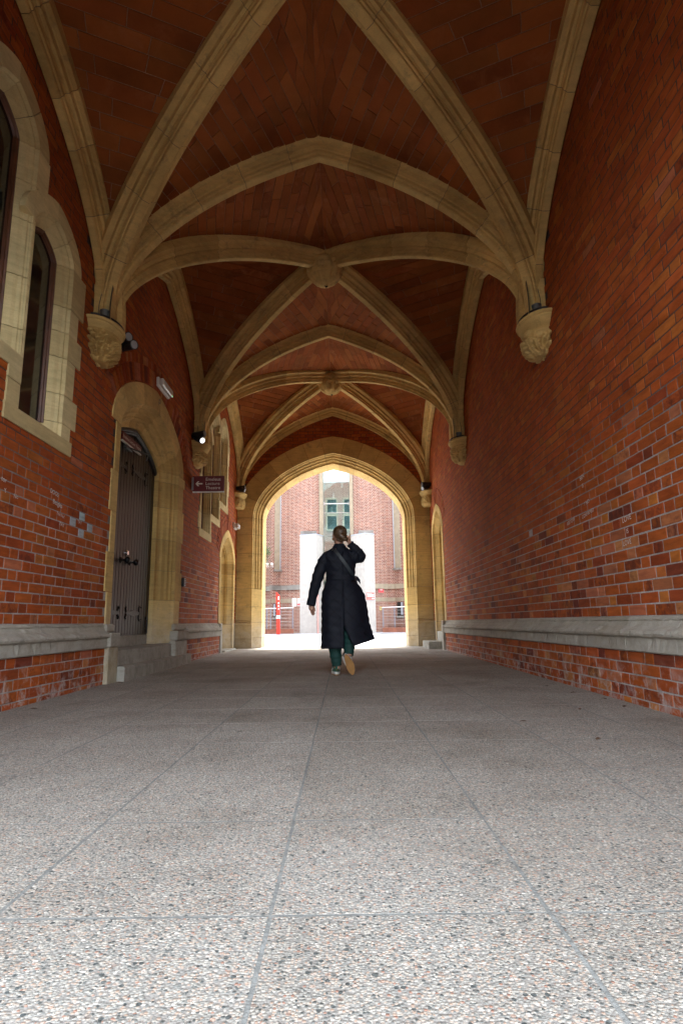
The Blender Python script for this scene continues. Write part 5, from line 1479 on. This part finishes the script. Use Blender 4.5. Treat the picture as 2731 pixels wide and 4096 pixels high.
# belt, knot and loose ends
def band(z0, z1, out, name, m):
    V = []; F = []; n = 60
    for k in range(n):
        a = 2*math.pi*k/n
        for z, o in ((z0,out),(z0+.004,out+.004),(z1-.004,out+.004),(z1,out)):
            p = coat_pt(a, (z0+z1)/2, o, 0); V.append((p[0],p[1],z))
    for k in range(n):
        for j in range(3): F.append((k*4+j, ((k+1)%n)*4+j, ((k+1)%n)*4+j+1, k*4+j+1))
    return mk(name, V, F, m, pe, smooth=False)
belt = band(1.106,1.160,.012,'belt',COAT)
for pts, w in (([(.148,Y_-.04,1.135),(.175,Y_-.05,1.125),(.205,Y_-.05,1.085)], .026), ([(.148,Y_-.03,1.125),(.168,Y_-.06,1.08),(.178,Y_-.06,1.01)], .022)):
    P = np.array(pts); V, F = sweep(P, np.array([0,.25,1.0])*1.0, np.array([0,1.,0]), [(-w,-.004),(w,-.004),(w,.004),(-w,.004)], True, True); mk('belt_end', V, F, COAT, belt)
mk('belt_buckle', *tube([(.152+.010*math.cos(q), Y_-.062, 1.122+.014*math.sin(q)) for q in np.linspace(0,6.28,14)], .003, 6), CHROME, belt)
# cross-body strap
ts = np.linspace(0, 1, 26); Vs = []; Fs = []
for i, t in enumerate(ts):
    z = 1.463-.33*t; x = -.095+.235*t**.92
    cx, rx, ry = cring(z); u = max(-.97, min(.97, (x-cx)/rx)); yb = Y_-ry*1.06*math.sqrt(1-u*u)-.012
    d = np.array([.235,0,-.33]); d /= np.linalg.norm(d); nrm = np.array([d[2],0,-d[0]])*-1
    for s in (-1, 1): Vs.append((x+nrm[0]*s*.018, yb, z+nrm[2]*s*.018))
for i in range(25): Fs.append((2*i,2*i+1,2*i+3,2*i+2))
stp = mk('bag_strap', Vs, Fs, STRAP, pe); q = stp.modifiers.new('web', 'SOLIDIFY'); q.thickness = .004
for dx in (-.012,.014): mk('strap_buckle', *tube([(-.100+dx-.012,Y_-.095,1.452),(-.100+dx+.010,Y_-.092,1.478)], .0035, 6), CHROME, stp)
# trousers
def leg(P, R): 
    return sleeve(P, R, 5)
mb = MB(); mb.add(*leg([(-.085,Y_,.92),(-.098,Y_+.005,.55),(-.100,Y_-.008,.36),(-.090,Y_-.005,.23),(-.080,Y_+.0,.138)], [.10,.088,.079,.066,.053])); trs = mb.build('trouser_leg', TROU, pe, smooth=True)
mb = MB(); mb.add(*leg([(.025,Y_+.02,.92),(.050,Y_+.05,.56),(.058,Y_-.05,.42),(.060,Y_-.12,.33),(.058,Y_-.155,.262)], [.10,.088,.075,.062,.048])); mb.build('trouser_leg', TROU, pe, smooth=True)
# --- trainers
def shoe(name, mtx):
    n = 28; out = []
    for k in range(n):
        a = 2*math.pi*k/n; y = .135-.145*math.cos(a); w = .043*(1+.18*math.sin((y-.02)*9))
        if y < .11: w *= .92
        out.append((w*math.sin(a)*(1.0 if abs(math.sin(a)) > .01 else 1) + .006*math.sin(y*14), y))
    out = np.array(out)
    def ringz(z, sc, dy=0.0): return [((x)*sc, .135+(y-.135)*sc+dy, z) for x, y in out]
    T = lambda V: [tuple(mtx @ Vector(v)) for v in V]
    def loft(rings, cap0=True, cap1=False):
        V = [p for r in rings for p in r]; F = []
        for i in range(len(rings)-1):
            for k in range(n): F.append((i*n+k, i*n+(k+1)%n, (i+1)*n+(k+1)%n, (i+1)*n+k))
        if cap0: F.append(tuple(range(n-1,-1,-1)))
        if cap1: F.append(tuple((len(rings)-1)*n+k for k in range(n)))
        return V, F
    V, F = loft([ringz(.010,1.0), ringz(.014,1.02), ringz(.034,1.0), ringz(.038,.96)], True, True); root = mk(name, T(V), F, SHOEW, pe)
    V, F = loft([ringz(0.0,.97), ringz(.0095,1.0)], True, True); sole = mk('outsole', T(V), F, GUM, root)
    for k, yy in enumerate((.03,.06,.20,.23)):
        rr = [( .030*math.cos(q)*(.6+.4*(k%2)), yy+.022*math.sin(q), -.0015) for q in np.linspace(0,6.28,16)]
        mk('tread', T(tube(rr, .0022, 5)[0]), tube(rr, .0022, 5)[1], GUM, root)
    up = []
    for z, sc, k in ((.036,.97,0),(.055,.95,.1),(.075,.88,.45),(.092,.80,.8),(.100,.74,1.0)):
        r = []
        for x, y in out:
            yy = y if y < .12 else .12+(y-.12)*(1-.55*k)          # vamp slopes back towards the ankle
            zz = z if y < .13 else min(z, .036+.065*max(0,(1-(y-.12)/.16))+.012)
            r.append((x*sc*(1 if y < .13 else .98), .01+yy*.985, zz))
        up.append(r)
    V, F = loft(up, False, False); mk('upper', T(V), F, SHOEG, root, smooth=True)
    for s in (-1, 1):
        pts = [(s*.040,.045,.060),(s*.047,.10,.050),(s*.047,.15,.058),(s*.040,.05,.078)]
        tk, fk = tube([Vector(p) for p in ((s*.041,.030,.080),(s*.0445,.07,.064),(s*.0455,.11,.054),(s*.0445,.15,.056))], [.004,.007,.009,.004], 8)
        mk('side_stripe', T(tk), fk, SHOEW, root)
    mk('heel_badge', T([(-.016,-.0085,.058),(0,-.0125,.052),(.016,-.0085,.058),(0,-.0105,.068)]), [(0,1,2,3)], GOLD, root)
    cl = [(.030*math.cos(q), .045+.038*math.sin(q), .103) for q in np.linspace(0,6.28,20)]
    tv, tf = tube(cl, .008, 6); mk('ankle_pad', T(tv), tf, BLKL, root)
shoe('shoe', Matrix.Translation((-.082,Y_-.045,FZ+.004)) @ Matrix.Rotation(.12,4,'Z'))
shoe('shoe', Matrix.Translation((.022,Y_-.215,FZ+.235)) @ Matrix.Rotation(-.36,4,'Y') @ Matrix.Rotation(-1.20,4,'X') @ Matrix.Scale(.92,4))
